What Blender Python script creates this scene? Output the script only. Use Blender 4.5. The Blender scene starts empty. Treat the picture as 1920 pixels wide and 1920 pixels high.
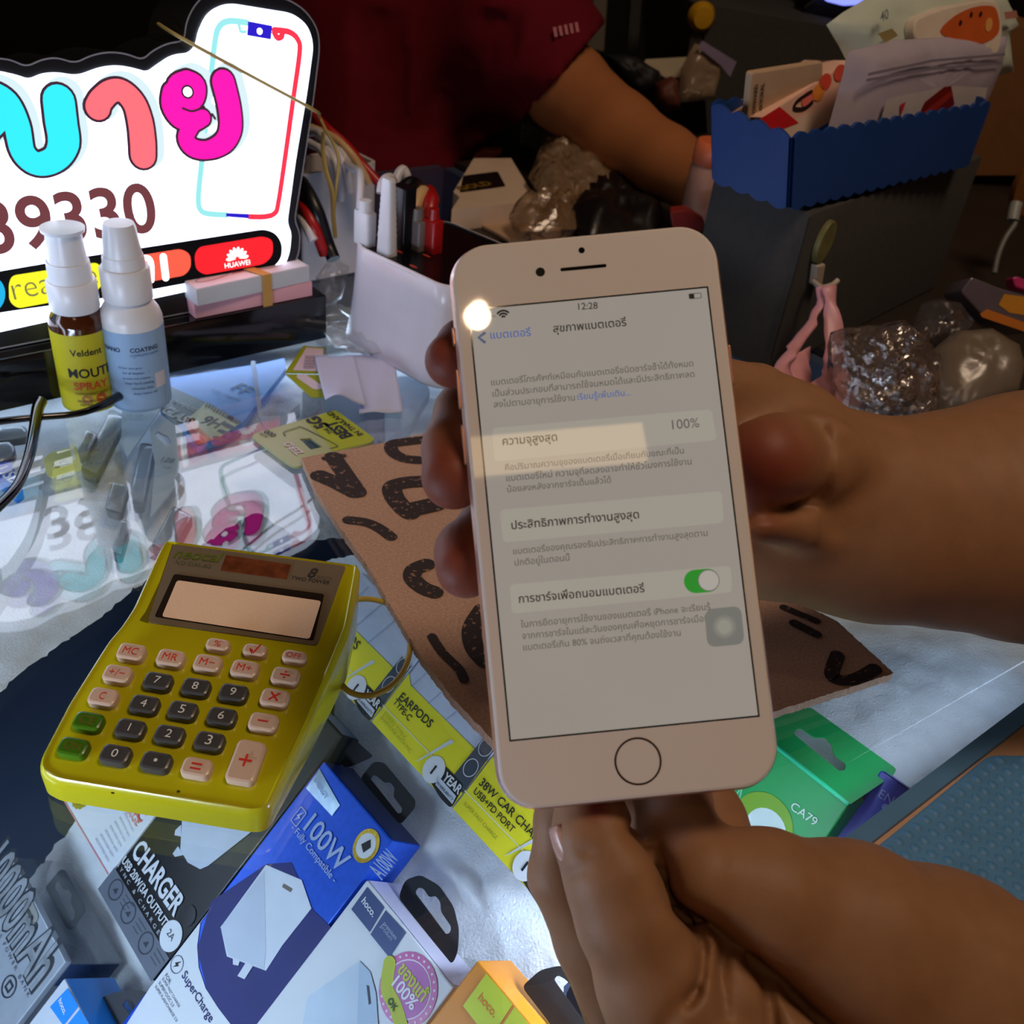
import bpy, math, random
import numpy as np
import openvdb
from mathutils import Vector, Matrix, noise as mnoise
from mathutils.geometry import tessellate_polygon

random.seed(7)
SC = bpy.context.scene
COL = SC.collection

# ------------------------------------------------------------------ camera, world, lamps
FPX = 1855.0                       # focal length in pixels of the 1920 px frame
CAM_H = 0.26                       # lens height above the glass counter (z = 0)
PITCH, ROLL = math.radians(35), math.radians(7)
_D = np.array([-math.sin(ROLL)*math.cos(PITCH), math.cos(ROLL)*math.cos(PITCH), math.sin(PITCH)])
_Z = -_D
_F = np.array([0, 0, 1.0]) - _D*_D[2]
_F /= np.linalg.norm(_F)
_X = np.cross(_F, _Z)
CM = np.array([_X, _F, _Z])        # camera axes (right, down, forward) -> world
CO = np.array([0, 0, CAM_H])
cam = bpy.data.cameras.new('camera')
camo = bpy.data.objects.new('camera', cam)
COL.objects.link(camo)
_r, _d, _f = CM[:, 0], CM[:, 1], CM[:, 2]
camo.matrix_world = Matrix(((_r[0], -_d[0], -_f[0], 0), (_r[1], -_d[1], -_f[1], 0), (_r[2], -_d[2], -_f[2], CAM_H), (0, 0, 0, 1)))
cam.sensor_width = 36
cam.lens = FPX/1920*36
cam.clip_start = 0.01
cam.dof.use_dof = True
cam.dof.focus_distance = 0.33
cam.dof.aperture_fstop = 24
SC.camera = camo
SC.view_settings.view_transform = 'Standard'
SC.view_settings.look = 'None'
SC.view_settings.gamma = 1
SC.view_settings.exposure = 0
SC.view_settings.use_curve_mapping = False
w = bpy.data.worlds.new('world')
SC.world = w
w.use_nodes = True
w.node_tree.nodes['Background'].inputs[0].default_value = (1, 0.72, 0.5, 1)
w.node_tree.nodes['Background'].inputs[1].default_value = 0.02


def area_lamp(name, loc, target, size, power, color, size_y=None, along=None):
    l = bpy.data.lights.new(name, 'AREA')
    l.size = size
    if size_y:
        l.shape = 'RECTANGLE'
        l.size_y = size_y
    l.energy = power
    l.color = color
    o = bpy.data.objects.new(name, l)
    o.location = loc
    o.rotation_euler = (Vector(target)-Vector(loc)).to_track_quat('-Z', 'Y').to_euler()
    if along is not None:          # strip: long side along a given direction
        z = (Vector(loc)-Vector(target)).normalized()
        x = (Vector(along)-z*Vector(along).dot(z)).normalized()
        o.rotation_euler = Matrix((x, z.cross(x), z)).transposed().to_euler()
    COL.objects.link(o)
    return o


WARM = (1, 0.74, 0.53)
area_lamp('ceiling_lamp_over_counter', (0.40, 0.16, 1.25), (0.05, 0.25, 0), 0.30, 5.2, WARM)
area_lamp('ceiling_lamp_over_back', (0.55, 1.25, 1.7), (0.4, 0.9, 0), 0.25, 0.45, WARM)
COOL = (0.66, 0.78, 1.0)
# LED strips of the display case, mounted under its frame
ALONG, ACROSS = (0.75, 0.66, 0), (0.66, -0.75, 0)
area_lamp('led_strip_light_front', (-0.10, -0.05, -0.02), (0.03, 0.2, -0.22), 0.5, 2.1, COOL, 0.02, ACROSS)
area_lamp('led_strip_light_side', (0.060, 0.168, -0.008), (-0.01, 0.24, -0.12), 0.055, 0.26, COOL, 0.015, ALONG)
area_lamp('led_strip_light_side', (0.160, 0.268, -0.007), (0.12, 0.32, -0.045), 0.2, 0.032, COOL, 0.01, ALONG)
area_lamp('led_strip_light_back', (-0.20, 0.52, -0.008), (-0.10, 0.36, -0.05), 0.5, 0.20, COOL, 0.015, ALONG)
area_lamp('led_strip_light_left', (-0.30, 0.22, -0.02), (-0.1, 0.28, -0.10), 0.4, 0.20, COOL, 0.02, ALONG)

# ------------------------------------------------------------------ geometry helpers


def ray(u, v):
    return CM @ np.array([(u-960)/FPX, (v-960)/FPX, 1.0])


def P(u, v, z=0.0):                # the point of height z seen at a pixel
    q = ray(u, v)
    return CO + q*((z-CAM_H)/q[2])


def PD(u, v, d):                   # the point at camera depth d seen at a pixel
    return CO + ray(u, v)*d


def crop(ox, oy, s):
    return lambda *pts: [(ox+x/s, oy+y/s) for x, y in pts]


K1 = crop(0, 0, 3)
K2 = crop(560, 0, 3)
K3 = crop(60, 980, 3)
K4 = crop(0, 560, 3)
K5 = crop(0, 1280, 3)
K6 = crop(560, 1100, 3)
K7 = crop(500, 1400, 3.2)
K8 = crop(1280, 1280, 3)
KR = crop(1280, 0, 3)
KS = crop(400, 500, 3.84)
KC = crop(560, 780, 4.8)
KL = crop(0, 1560, 1920/360)
KF = crop(300, 680, 1920/340)
KG = crop(0, 760, 1920/330)
KB = crop(560, 180, 6.4)
PH1 = crop(840, 420, 1920/620)
PH2 = crop(840, 920, 1920/620)


def nrm(v):
    v = np.array(v, float)
    return v/np.linalg.norm(v)


class Frame:
    """a plane in the world: origin, right, up; Z points out of its front"""
    def __init__(s, o, X, Y):
        s.o = np.array(o, float)
        s.X = nrm(X)
        Y = np.array(Y, float)
        s.Y = nrm(Y-s.X*(Y@s.X))
        s.Z = np.cross(s.X, s.Y)
        s.M = Matrix(((s.X[0], s.Y[0], s.Z[0], s.o[0]), (s.X[1], s.Y[1], s.Z[1], s.o[1]), (s.X[2], s.Y[2], s.Z[2], s.o[2]), (0, 0, 0, 1)))

    def px(s, u, v, h=0.0):
        q = ray(u, v)
        o = s.o+s.Z*h
        t = ((o-CO)@s.Z)/(q@s.Z)
        p = CO+q*t-o
        return (p@s.X, p@s.Y)

    def pts(s, pts, h=0.0):
        return [s.px(u, v, h) for u, v in pts]

    def w(s, x, y, z=0.0):
        return s.o+s.X*x+s.Y*y+s.Z*z

    def loc(s, p):
        p = np.array(p)-s.o
        return (p@s.X, p@s.Y, p@s.Z)

    def at(s, x, y, z=0.0):
        return Frame(s.w(x, y, z), s.X, s.Y)


def flat(z, ang=0.0, o=None):      # horizontal frame, X turned by ang
    return Frame(o if o is not None else (0, 0, z), (math.cos(ang), math.sin(ang), 0), (-math.sin(ang), math.cos(ang), 0))


def facing(u, v, d, yaw=0.0, lean=0.0):
    """upright frame at a pixel and depth, turned towards -y, yaw about z, lean back"""
    X = np.array([math.cos(yaw), math.sin(yaw), 0])
    back = np.array([-math.sin(yaw), math.cos(yaw), 0])
    Y = np.array([0, 0, 1])*math.cos(lean)+back*math.sin(lean)
    return Frame(PD(u, v, d), X, Y)


IDF = Frame((0, 0, 0), (1, 0, 0), (0, 1, 0))


def thing(name, label, cat, fr=None, group=None, kind=None):
    o = bpy.data.objects.new(name, None)
    o.empty_display_size = 0.01
    COL.objects.link(o)
    if fr is not None:
        o.matrix_world = fr.M
    tag(o, label, cat, group, kind)
    return o


def tag(o, label=None, cat=None, group=None, kind=None):
    if label:
        o['label'] = label
    if cat:
        o['category'] = cat
    if group:
        o['group'] = group
    if kind:
        o['kind'] = kind
    return o


def mk(name, verts, faces, m, parent=None, smooth=False, fr=None):
    me = bpy.data.meshes.new(name)
    me.from_pydata([tuple(map(float, v)) for v in verts], [], [tuple(int(i) for i in f) for f in faces])
    me.update()
    o = bpy.data.objects.new(name, me)
    COL.objects.link(o)
    if parent is not None:
        o.parent = parent
    elif fr is not None:
        o.matrix_world = fr.M
    if m is not None:
        me.materials.append(m)
    if smooth:
        me.shade_smooth()
    return o


def autosmooth(o, deg=40):
    me = o.data
    me.shade_smooth()
    me.set_sharp_from_angle(angle=math.radians(deg))
    return o


def tess(loops):
    tri = tessellate_polygon([[Vector((x, y, 0)) for x, y in l] for l in loops])
    pts = [p for l in loops for p in l]
    out = []
    for t in tri:
        a, b, c = [pts[i] for i in t]
        if (b[0]-a[0])*(c[1]-a[1])-(b[1]-a[1])*(c[0]-a[0]) < 0:
            t = (t[0], t[2], t[1])
        out.append(t)
    return pts, out


def area2(l):
    return sum(l[i-1][0]*l[i][1]-l[i][0]*l[i-1][1] for i in range(len(l)))


def ccw(l):
    l = list(l)
    return l if area2(l) > 0 else l[::-1]


def inset(l, d):
    """move a ccw outline inwards by d"""
    n = len(l)
    out = []
    for i in range(n):
        a, b, c = np.array(l[i-1]), np.array(l[i]), np.array(l[(i+1) % n])
        e1, e2 = b-a, c-b
        n1 = np.array([-e1[1], e1[0]])/(np.linalg.norm(e1)+1e-12)
        n2 = np.array([-e2[1], e2[0]])/(np.linalg.norm(e2)+1e-12)
        k = n1+n2
        k = k/max(0.35, (k@k)/2) if (k@k) > 1e-9 else n1
        out.append(tuple(b+k*d*1.0))
    return out


def plate_geo(outer, z0, z1, holes=(), bev=0.0, taper=0.0):
    """extruded outline with optional bevelled rim: z0 back, z1 front"""
    outer = ccw(outer)
    holes = [ccw(h)[::-1] for h in holes]
    verts, faces = [], []
    if bev > 0:
        rings = [(inset(outer, taper) if taper else outer, z0)]
        for k in range(3):
            a = math.pi/2*k/2
            rings.append((inset(outer, bev*(1-math.cos(a))) if k else outer, z1-bev+bev*math.sin(a)))
    else:
        rings = [(inset(outer, taper) if taper else outer, z0), (outer, z1)]
    n = len(outer)
    for ring, z in rings:
        verts += [(x, y, z) for x, y in ring]
    for r in range(len(rings)-1):
        for i in range(n):
            j = (i+1) % n
            faces.append((r*n+i, r*n+j, (r+1)*n+j, (r+1)*n+i))
    hstart = len(verts)
    for h in holes:
        m = len(h)
        s = len(verts)
        verts += [(x, y, z0) for x, y in h]+[(x, y, z1) for x, y in h]
        for i in range(m):
            j = (i+1) % m
            faces.append((s+i, s+j, s+m+j, s+m+i))
    for z, ring, flip, top in ((z1, rings[-1][0], False, True), (z0, rings[0][0], True, False)):
        pts, tris = tess([ring]+list(holes))
        s = len(verts)
        verts += [(x, y, z) for x, y in pts]
        faces += [(s+a, s+c, s+b) if flip else (s+a, s+b, s+c) for a, b, c in tris]
    return verts, faces


def plate(name, outer, z0, z1, m, parent=None, holes=(), bev=0.0, fr=None, taper=0.0, smooth=True):
    v, f = plate_geo(outer, z0, z1, holes, bev, taper)
    o = mk(name, v, f, m, parent, fr=fr)
    if smooth:
        autosmooth(o, 35)
    return o


def rrect(x0, y0, x1, y1, r, seg=5):
    out = []
    for cx, cy, a0 in ((x1-r, y0+r, -90), (x1-r, y1-r, 0), (x0+r, y1-r, 90), (x0+r, y0+r, 180)):
        for k in range(seg+1):
            a = math.radians(a0+90*k/seg)
            out.append((cx+r*math.cos(a), cy+r*math.sin(a)))
    return out


def roundpoly(l, r, seg=4):
    """round the corners of an outline"""
    l = ccw(l)
    out = []
    n = len(l)
    for i in range(n):
        a, b, c = np.array(l[i-1]), np.array(l[i]), np.array(l[(i+1) % n])
        la, lc = np.linalg.norm(a-b), np.linalg.norm(c-b)
        t = min(r, la*0.48, lc*0.48)
        p, q = b+(a-b)/la*t, b+(c-b)/lc*t
        for k in range(seg+1):
            s = k/seg
            out.append(tuple((1-s)**2*p+2*s*(1-s)*b+s*s*q))
    return out


def ell(cx, cy, rx, ry=None, n=24, a=0.0):
    ry = ry or rx
    return [(cx+rx*math.cos(t)*math.cos(a)-ry*math.sin(t)*math.sin(a), cy+rx*math.cos(t)*math.sin(a)+ry*math.sin(t)*math.cos(a))
            for t in [2*math.pi*k/n for k in range(n)]]


def prt(name, outer, m, parent, z=0.0003, holes=()):
    """flat print on a face"""
    outer = ccw(outer)
    pts, tris = tess([outer]+[ccw(h)[::-1] for h in holes])
    return mk(name, [(x, y, z) for x, y in pts], tris, m, parent)


def spline(pts, n=8, closed=False):
    pts = [np.array(p, float) for p in pts]
    out = []
    m = len(pts)
    for i in range(m if closed else m-1):
        if closed:
            p0, p1, p2, p3 = pts[i-1], pts[i], pts[(i+1) % m], pts[(i+2) % m]
        else:
            p0, p1, p2, p3 = pts[max(i-1, 0)], pts[i], pts[i+1], pts[min(i+2, m-1)]
        for k in range(n):
            t = k/n
            out.append(0.5*((2*p1)+(-p0+p2)*t+(2*p0-5*p1+4*p2-p3)*t*t+(-p0+3*p1-3*p2+p3)*t**3))
    if not closed:
        out.append(pts[-1])
    return out


def stroke_geo(path, width, z, taper=None, closed=False):
    """flat ribbon with round ends along a 2-D path"""
    path = [np.array(p, float) for p in path]
    n = len(path)
    verts, faces = [], []
    for i, p in enumerate(path):
        wd = (width[i] if hasattr(width, '__len__') else width)/2
        a = path[(i-1) % n] if (i > 0 or closed) else path[0]
        b = path[(i+1) % n] if (i < n-1 or closed) else path[-1]
        t = (b-a)/(np.linalg.norm(b-a)+1e-12)
        nn = np.array([-t[1], t[0]])
        verts += [(*(p+nn*wd), z), (*(p-nn*wd), z)]
    for i in range(n if closed else n-1):
        j = (i+1) % n
        faces.append((2*i+1, 2*j+1, 2*j, 2*i))
    if not closed:
        for idx, q, sg in ((0, 1, 1), (n-1, n-2, -1)):
            p = path[idx]
            wd = (width[idx] if hasattr(width, '__len__') else width)/2
            t = (path[q]-p)*-1
            a0 = math.atan2(t[1], t[0])
            s = len(verts)
            verts += [(p[0]+wd*math.cos(a0-math.pi/2+k*math.pi/10), p[1]+wd*math.sin(a0-math.pi/2+k*math.pi/10), z) for k in range(11)]
            faces.append(tuple(range(s, s+11)))
    return verts, faces


def strokes(name, items, m, parent, z):
    V, Fc = [], []
    for k, (path, width, closed) in enumerate(items):
        v, f = stroke_geo(path, width, z+k*2e-5, closed=closed)
        s = len(V)
        V += v
        Fc += [tuple(i+s for i in q) for q in f]
    return mk(name, V, Fc, m, parent)


def tube(name, pts, rad, m, parent=None, seg=10, fr=None, n=8, closed=False, cap=True, smooth=True, flatx=1.0):
    """round tube along a smoothed 3-D path"""
    path = spline(pts, n, closed) if n > 1 else [np.array(p, float) for p in pts]
    N = len(path)
    if hasattr(rad, '__len__'):
        rr = np.interp(np.linspace(0, 1, N), np.linspace(0, 1, len(rad)), rad)
    else:
        rr = np.full(N, rad)
    up = np.array([0.13, 0.21, 0.97])
    verts, faces = [], []
    prev = None
    for i, p in enumerate(path):
        a = path[(i-1) % N] if (i or closed) else path[0]
        b = path[(i+1) % N] if (i < N-1 or closed) else path[-1]
        t = nrm(b-a+1e-12)
        x = np.cross(up, t) if prev is None else prev-t*(prev@t)
        x = nrm(x)
        prev = x
        y = np.cross(t, x)
        for k in range(seg):
            an = 2*math.pi*k/seg
            verts.append(p+x*math.cos(an)*rr[i]*flatx+y*math.sin(an)*rr[i])
    for i in range(N if closed else N-1):
        j = (i+1) % N
        for k in range(seg):
            l = (k+1) % seg
            faces.append((i*seg+k, i*seg+l, j*seg+l, j*seg+k))
    if cap and not closed:
        faces.append(tuple(range(seg))[::-1])
        faces.append(tuple(range((N-1)*seg, N*seg)))
    o = mk(name, verts, faces, m, parent, fr=fr)
    if smooth:
        autosmooth(o, 50)
    return o


def lathe(name, prof, m, parent=None, seg=32, fr=None, org=(0, 0, 0), ang=50):
    """turned shape about local z; profile of (radius, height)"""
    verts, faces = [], []
    for r, h in prof:
        for k in range(seg):
            a = 2*math.pi*k/seg
            verts.append((org[0]+r*math.cos(a), org[1]+r*math.sin(a), org[2]+h))
    for i in range(len(prof)-1):
        for k in range(seg):
            l = (k+1) % seg
            faces.append((i*seg+k, i*seg+l, (i+1)*seg+l, (i+1)*seg+k))
    if prof[0][0] > 1e-6:
        faces.append(tuple(range(seg))[::-1])
    if prof[-1][0] > 1e-6:
        faces.append(tuple(range((len(prof)-1)*seg, len(prof)*seg)))
    o = mk(name, verts, faces, m, parent, fr=fr)
    return autosmooth(o, ang)


def cbox(name, x0, y0, z0, x1, y1, z1, m, parent=None, bev=0.0, fr=None):
    if bev <= 0:
        bev = 0.0006
    return plate(name, rrect(x0, y0, x1, y1, bev, 2), z0, z1, m, parent, bev=bev, fr=fr)


def pillow(name, outline, thick, m, parent=None, fr=None, rings=7, wrinkle=0.0, seed=0, scale=60, back=True, z0=0.0):
    """a stuffed flat pouch: outline on the local plane, bulging both ways"""
    o2 = []
    n = len(outline)
    for i in range(n):
        a, b = np.array(outline[i]), np.array(outline[(i+1) % n])
        k = max(1, int(np.linalg.norm(b-a)/0.006))
        for j in range(k):
            o2.append(a+(b-a)*j/k)
    o2 = ccw([tuple(p) for p in o2])
    n = len(o2)
    c = np.mean(np.array(o2), axis=0)
    verts, faces = [], []
    sides = (1, -1) if back else (1,)
    for sd in sides:
        base = len(verts)
        for r in range(rings):
            s = 1-r/rings
            for p in o2:
                q = c+(np.array(p)-c)*s
                h = thick*math.sqrt(max(0, 1-s**3))
                if wrinkle:
                    h += wrinkle*(mnoise.fractal(Vector((q[0]*scale+seed, q[1]*scale, seed*1.7)), 0.8, 2.1, 4))*(1-s**6+0.15)
                verts.append((q[0], q[1], z0+sd*h))
        verts.append((c[0], c[1], z0+sd*thick))
        for r in range(rings-1):
            for i in range(n):
                j = (i+1) % n
                f = (base+r*n+i, base+r*n+j, base+(r+1)*n+j, base+(r+1)*n+i)
                faces.append(f if sd > 0 else f[::-1])
        top = base+rings*n
        for i in range(n):
            j = (i+1) % n
            f = (base+(rings-1)*n+i, base+(rings-1)*n+j, top)
            faces.append(f if sd > 0 else f[::-1])
    return mk(name, verts, faces, m, parent, smooth=True, fr=fr)


# ------------------------------------------------------------------ lettering
_tc = {}


def text_geo(body, bold=0.0, res=3, spacing=1.0):
    key = (body, bold, spacing)
    if key in _tc:
        return _tc[key]
    c = bpy.data.curves.new('lettering', 'FONT')
    c.body = body
    c.size = 1
    c.resolution_u = res
    c.offset = bold
    c.space_character = spacing
    o = bpy.data.objects.new('lettering', c)
    COL.objects.link(o)
    dg = bpy.context.evaluated_depsgraph_get()
    dg.update()
    me = bpy.data.meshes.new_from_object(o.evaluated_get(dg))
    n = len(me.vertices)
    v = np.empty(n*3)
    me.vertices.foreach_get('co', v)
    v = v.reshape(-1, 3)[:, :2]
    f = [tuple(p.vertices) for p in me.polygons]
    bpy.data.objects.remove(o)
    bpy.data.curves.remove(c)
    bpy.data.meshes.remove(me)
    _tc[key] = (v, f)
    return v, f


def tx(parent, fr, body, p0, p1, m, bold=0.0, hs=1.0, z=0.0005, name='lettering', slant=0.0, spacing=1.0, cap=None, h=0.0):
    """lettering whose baseline runs between two pixels on the face; hs stretches its height, cap sets its height in px"""
    a, b = np.array(fr.px(*p0, h)), np.array(fr.px(*p1, h))
    return txl(parent, body, a, b, m, bold, hs, z+h, name, slant, spacing)


def txl(parent, body, a, b, m, bold=0.0, hs=1.0, z=0.0005, name='lettering', slant=0.0, spacing=1.0, capm=None):
    v, f = text_geo(body, bold, 8 if body == '39330' else 3, spacing)
    a, b = np.array(a, float), np.array(b, float)
    L = np.linalg.norm(b-a)
    x0, x1 = v[:, 0].min(), v[:, 0].max()
    s = L/(x1-x0)
    t = (b-a)/L
    nn = np.array([-t[1], t[0]])
    sy = s*hs if capm is None else capm/0.727
    q = a+np.outer((v[:, 0]-x0)*s+v[:, 1]*s*slant, t)+np.outer(v[:, 1]*sy, nn)
    V = np.column_stack([q, np.full(len(q), z)])
    return mk(name, V, f, m, parent)


# ------------------------------------------------------------------ materials


def lin(c):
    return tuple(((x/255+0.055)/1.055)**2.4 if x/255 > 0.04045 else x/255/12.92 for x in c)


def mat(name, c, rough=0.5, metal=0.0, var=0.06, vscale=60.0, bump=0.0, bscale=400.0, spec=0.5, coat=0.0, alpha=1.0,
        sss=0.0, emit=None, estr=0.0, trans=0.0, ior=1.5, linear=False):
    m = bpy.data.materials.new(name)
    m.use_nodes = True
    nt = m.node_tree
    b = nt.nodes['Principled BSDF']
    col = tuple(c) if linear else lin(c)
    tc = nt.nodes.new('ShaderNodeTexCoord')
    if var > 0:
        nz = nt.nodes.new('ShaderNodeTexNoise')
        nz.inputs['Scale'].default_value = vscale
        nz.inputs['Detail'].default_value = 4
        nt.links.new(tc.outputs['Object'], nz.inputs['Vector'])
        r = nt.nodes.new('ShaderNodeValToRGB')
        r.color_ramp.elements[0].position = 0.3
        r.color_ramp.elements[1].position = 0.7
        r.color_ramp.elements[0].color = (*[x*(1-var) for x in col], 1)
        r.color_ramp.elements[1].color = (*[min(1, x*(1+var)) for x in col], 1)
        nt.links.new(nz.outputs['Fac'], r.inputs['Fac'])
        nt.links.new(r.outputs['Color'], b.inputs['Base Color'])
    else:
        b.inputs['Base Color'].default_value = (*col, 1)
    if bump > 0:
        nz = nt.nodes.new('ShaderNodeTexNoise')
        nz.inputs['Scale'].default_value = bscale
        nz.inputs['Detail'].default_value = 5
        nt.links.new(tc.outputs['Object'], nz.inputs['Vector'])
        bp = nt.nodes.new('ShaderNodeBump')
        bp.inputs['Strength'].default_value = min(1, bump)
        bp.inputs['Distance'].default_value = 0.001*bump
        nt.links.new(nz.outputs['Fac'], bp.inputs['Height'])
        nt.links.new(bp.outputs['Normal'], b.inputs['Normal'])
    b.inputs['Roughness'].default_value = rough
    b.inputs['Metallic'].default_value = metal
    b.inputs['Specular IOR Level'].default_value = spec
    b.inputs['Coat Weight'].default_value = coat
    b.inputs['Coat Roughness'].default_value = 0.05
    b.inputs['Alpha'].default_value = alpha
    b.inputs['Transmission Weight'].default_value = trans
    b.inputs['IOR'].default_value = ior
    if sss:
        b.inputs['Subsurface Weight'].default_value = sss
        b.inputs['Subsurface Radius'].default_value = (0.006, 0.002, 0.001)
        b.inputs['Subsurface Scale'].default_value = 1.0
    if emit:
        b.inputs['Emission Color'].default_value = (*lin(emit), 1)
        b.inputs['Emission Strength'].default_value = estr
    return m


def film(name, c, opacity, rough=0.15, bump=0.0, bscale=150, glossw=0.25, bubbles=0):
    """thin clear or milky plastic: part see-through, part diffuse, part shiny"""
    m = bpy.data.materials.new(name)
    m.use_nodes = True
    nt = m.node_tree
    nt.nodes.remove(nt.nodes['Principled BSDF'])
    out = nt.nodes['Material Output']
    tr = nt.nodes.new('ShaderNodeBsdfTransparent')
    df = nt.nodes.new('ShaderNodeBsdfDiffuse')
    df.inputs[0].default_value = (*lin(c), 1)
    gl = nt.nodes.new('ShaderNodeBsdfGlossy')
    gl.inputs['Roughness'].default_value = rough
    m1 = nt.nodes.new('ShaderNodeMixShader')
    m1.inputs[0].default_value = opacity
    nt.links.new(tr.outputs[0], m1.inputs[1])
    nt.links.new(df.outputs[0], m1.inputs[2])
    fr = nt.nodes.new('ShaderNodeFresnel')
    two_sided_ior(nt, fr, 1.5)
    mu = nt.nodes.new('ShaderNodeMath')
    mu.operation = 'MULTIPLY_ADD'
    mu.inputs[1].default_value = 1.0
    mu.inputs[2].default_value = glossw*0.15
    nt.links.new(fr.outputs[0], mu.inputs[0])
    m2 = nt.nodes.new('ShaderNodeMixShader')
    nt.links.new(mu.outputs[0], m2.inputs[0])
    nt.links.new(m1.outputs[0], m2.inputs[1])
    nt.links.new(gl.outputs[0], m2.inputs[2])
    nt.links.new(m2.outputs[0], out.inputs['Surface'])
    if bump:
        tc = nt.nodes.new('ShaderNodeTexCoord')
        nz = nt.nodes.new('ShaderNodeTexNoise')
        nz.inputs['Scale'].default_value = bscale
        nz.inputs['Detail'].default_value = 6
        nt.links.new(tc.outputs['Object'], nz.inputs['Vector'])
        bp = nt.nodes.new('ShaderNodeBump')
        bp.inputs['Strength'].default_value = min(1, bump)
        bp.inputs['Distance'].default_value = 0.002*bump
        nt.links.new(nz.outputs['Fac'], bp.inputs['Height'])
        if bubbles:                # air bubbles of bubble wrap
            vo = nt.nodes.new('ShaderNodeTexVoronoi')
            vo.feature = 'SMOOTH_F1'
            vo.inputs['Scale'].default_value = bubbles
            nt.links.new(tc.outputs['Object'], vo.inputs['Vector'])
            mv = nt.nodes.new('ShaderNodeMath')
            mv.operation = 'MULTIPLY_ADD'
            mv.inputs[1].default_value = -1.6
            nt.links.new(vo.outputs['Distance'], mv.inputs[0])
            nt.links.new(nz.outputs['Fac'], mv.inputs[2])
            nt.links.new(mv.outputs[0], bp.inputs['Height'])
        for q in (df, gl, fr):
            nt.links.new(bp.outputs['Normal'], q.inputs['Normal'])
    return m


def emis(name, c, strength, gloss=0.0):
    m = bpy.data.materials.new(name)
    m.use_nodes = True
    nt = m.node_tree
    b = nt.nodes['Principled BSDF']
    b.inputs['Base Color'].default_value = (0.01, 0.01, 0.01, 1)
    b.inputs['Roughness'].default_value = 0.02
    b.inputs['Specular IOR Level'].default_value = gloss
    tc = nt.nodes.new('ShaderNodeTexCoord')
    nz = nt.nodes.new('ShaderNodeTexNoise')
    nz.inputs['Scale'].default_value = 25
    nt.links.new(tc.outputs['Object'], nz.inputs['Vector'])
    r = nt.nodes.new('ShaderNodeValToRGB')
    col = lin(c)
    r.color_ramp.elements[0].color = (*[x*0.97 for x in col], 1)
    r.color_ramp.elements[1].color = (*[x*1.03 for x in col], 1)
    nt.links.new(nz.outputs['Fac'], r.inputs['Fac'])
    nt.links.new(r.outputs['Color'], b.inputs['Emission Color'])
    b.inputs['Emission Strength'].default_value = strength
    return m


def two_sided_ior(nt, fr, ior):
    """the same mirror share from either side of a thin sheet"""
    ge = nt.nodes.new('ShaderNodeNewGeometry')
    mm = nt.nodes.new('ShaderNodeMath')
    mm.operation = 'MULTIPLY_ADD'
    mm.inputs[1].default_value = 1/ior-ior
    mm.inputs[2].default_value = ior
    nt.links.new(ge.outputs['Backfacing'], mm.inputs[0])
    nt.links.new(mm.outputs[0], fr.inputs[0])


MT = {}


def C(c, rough=0.5, **k):
    """shared plain printed / painted colour"""
    key = (c, rough, tuple(sorted(k.items())))
    if key not in MT:
        MT[key] = mat('paint_%02x%02x%02x' % c, c, rough, **k)
    return MT[key]


# ------------------------------------------------------------------ flesh and cloth bodies from distance fields


def smin(a, b, k):
    h = np.clip(0.5+0.5*(b-a)/k, 0, 1)
    return b+(a-b)*h-k*h*(1-h)


def cone_sd(X, a, b, ra, rb):
    ab = b-a
    L2 = ab@ab
    t = np.clip(((X-a)@ab)/L2, 0, 1)
    return np.linalg.norm(X-(a+t[..., None]*ab), axis=-1)-(ra+(rb-ra)*t)


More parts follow.
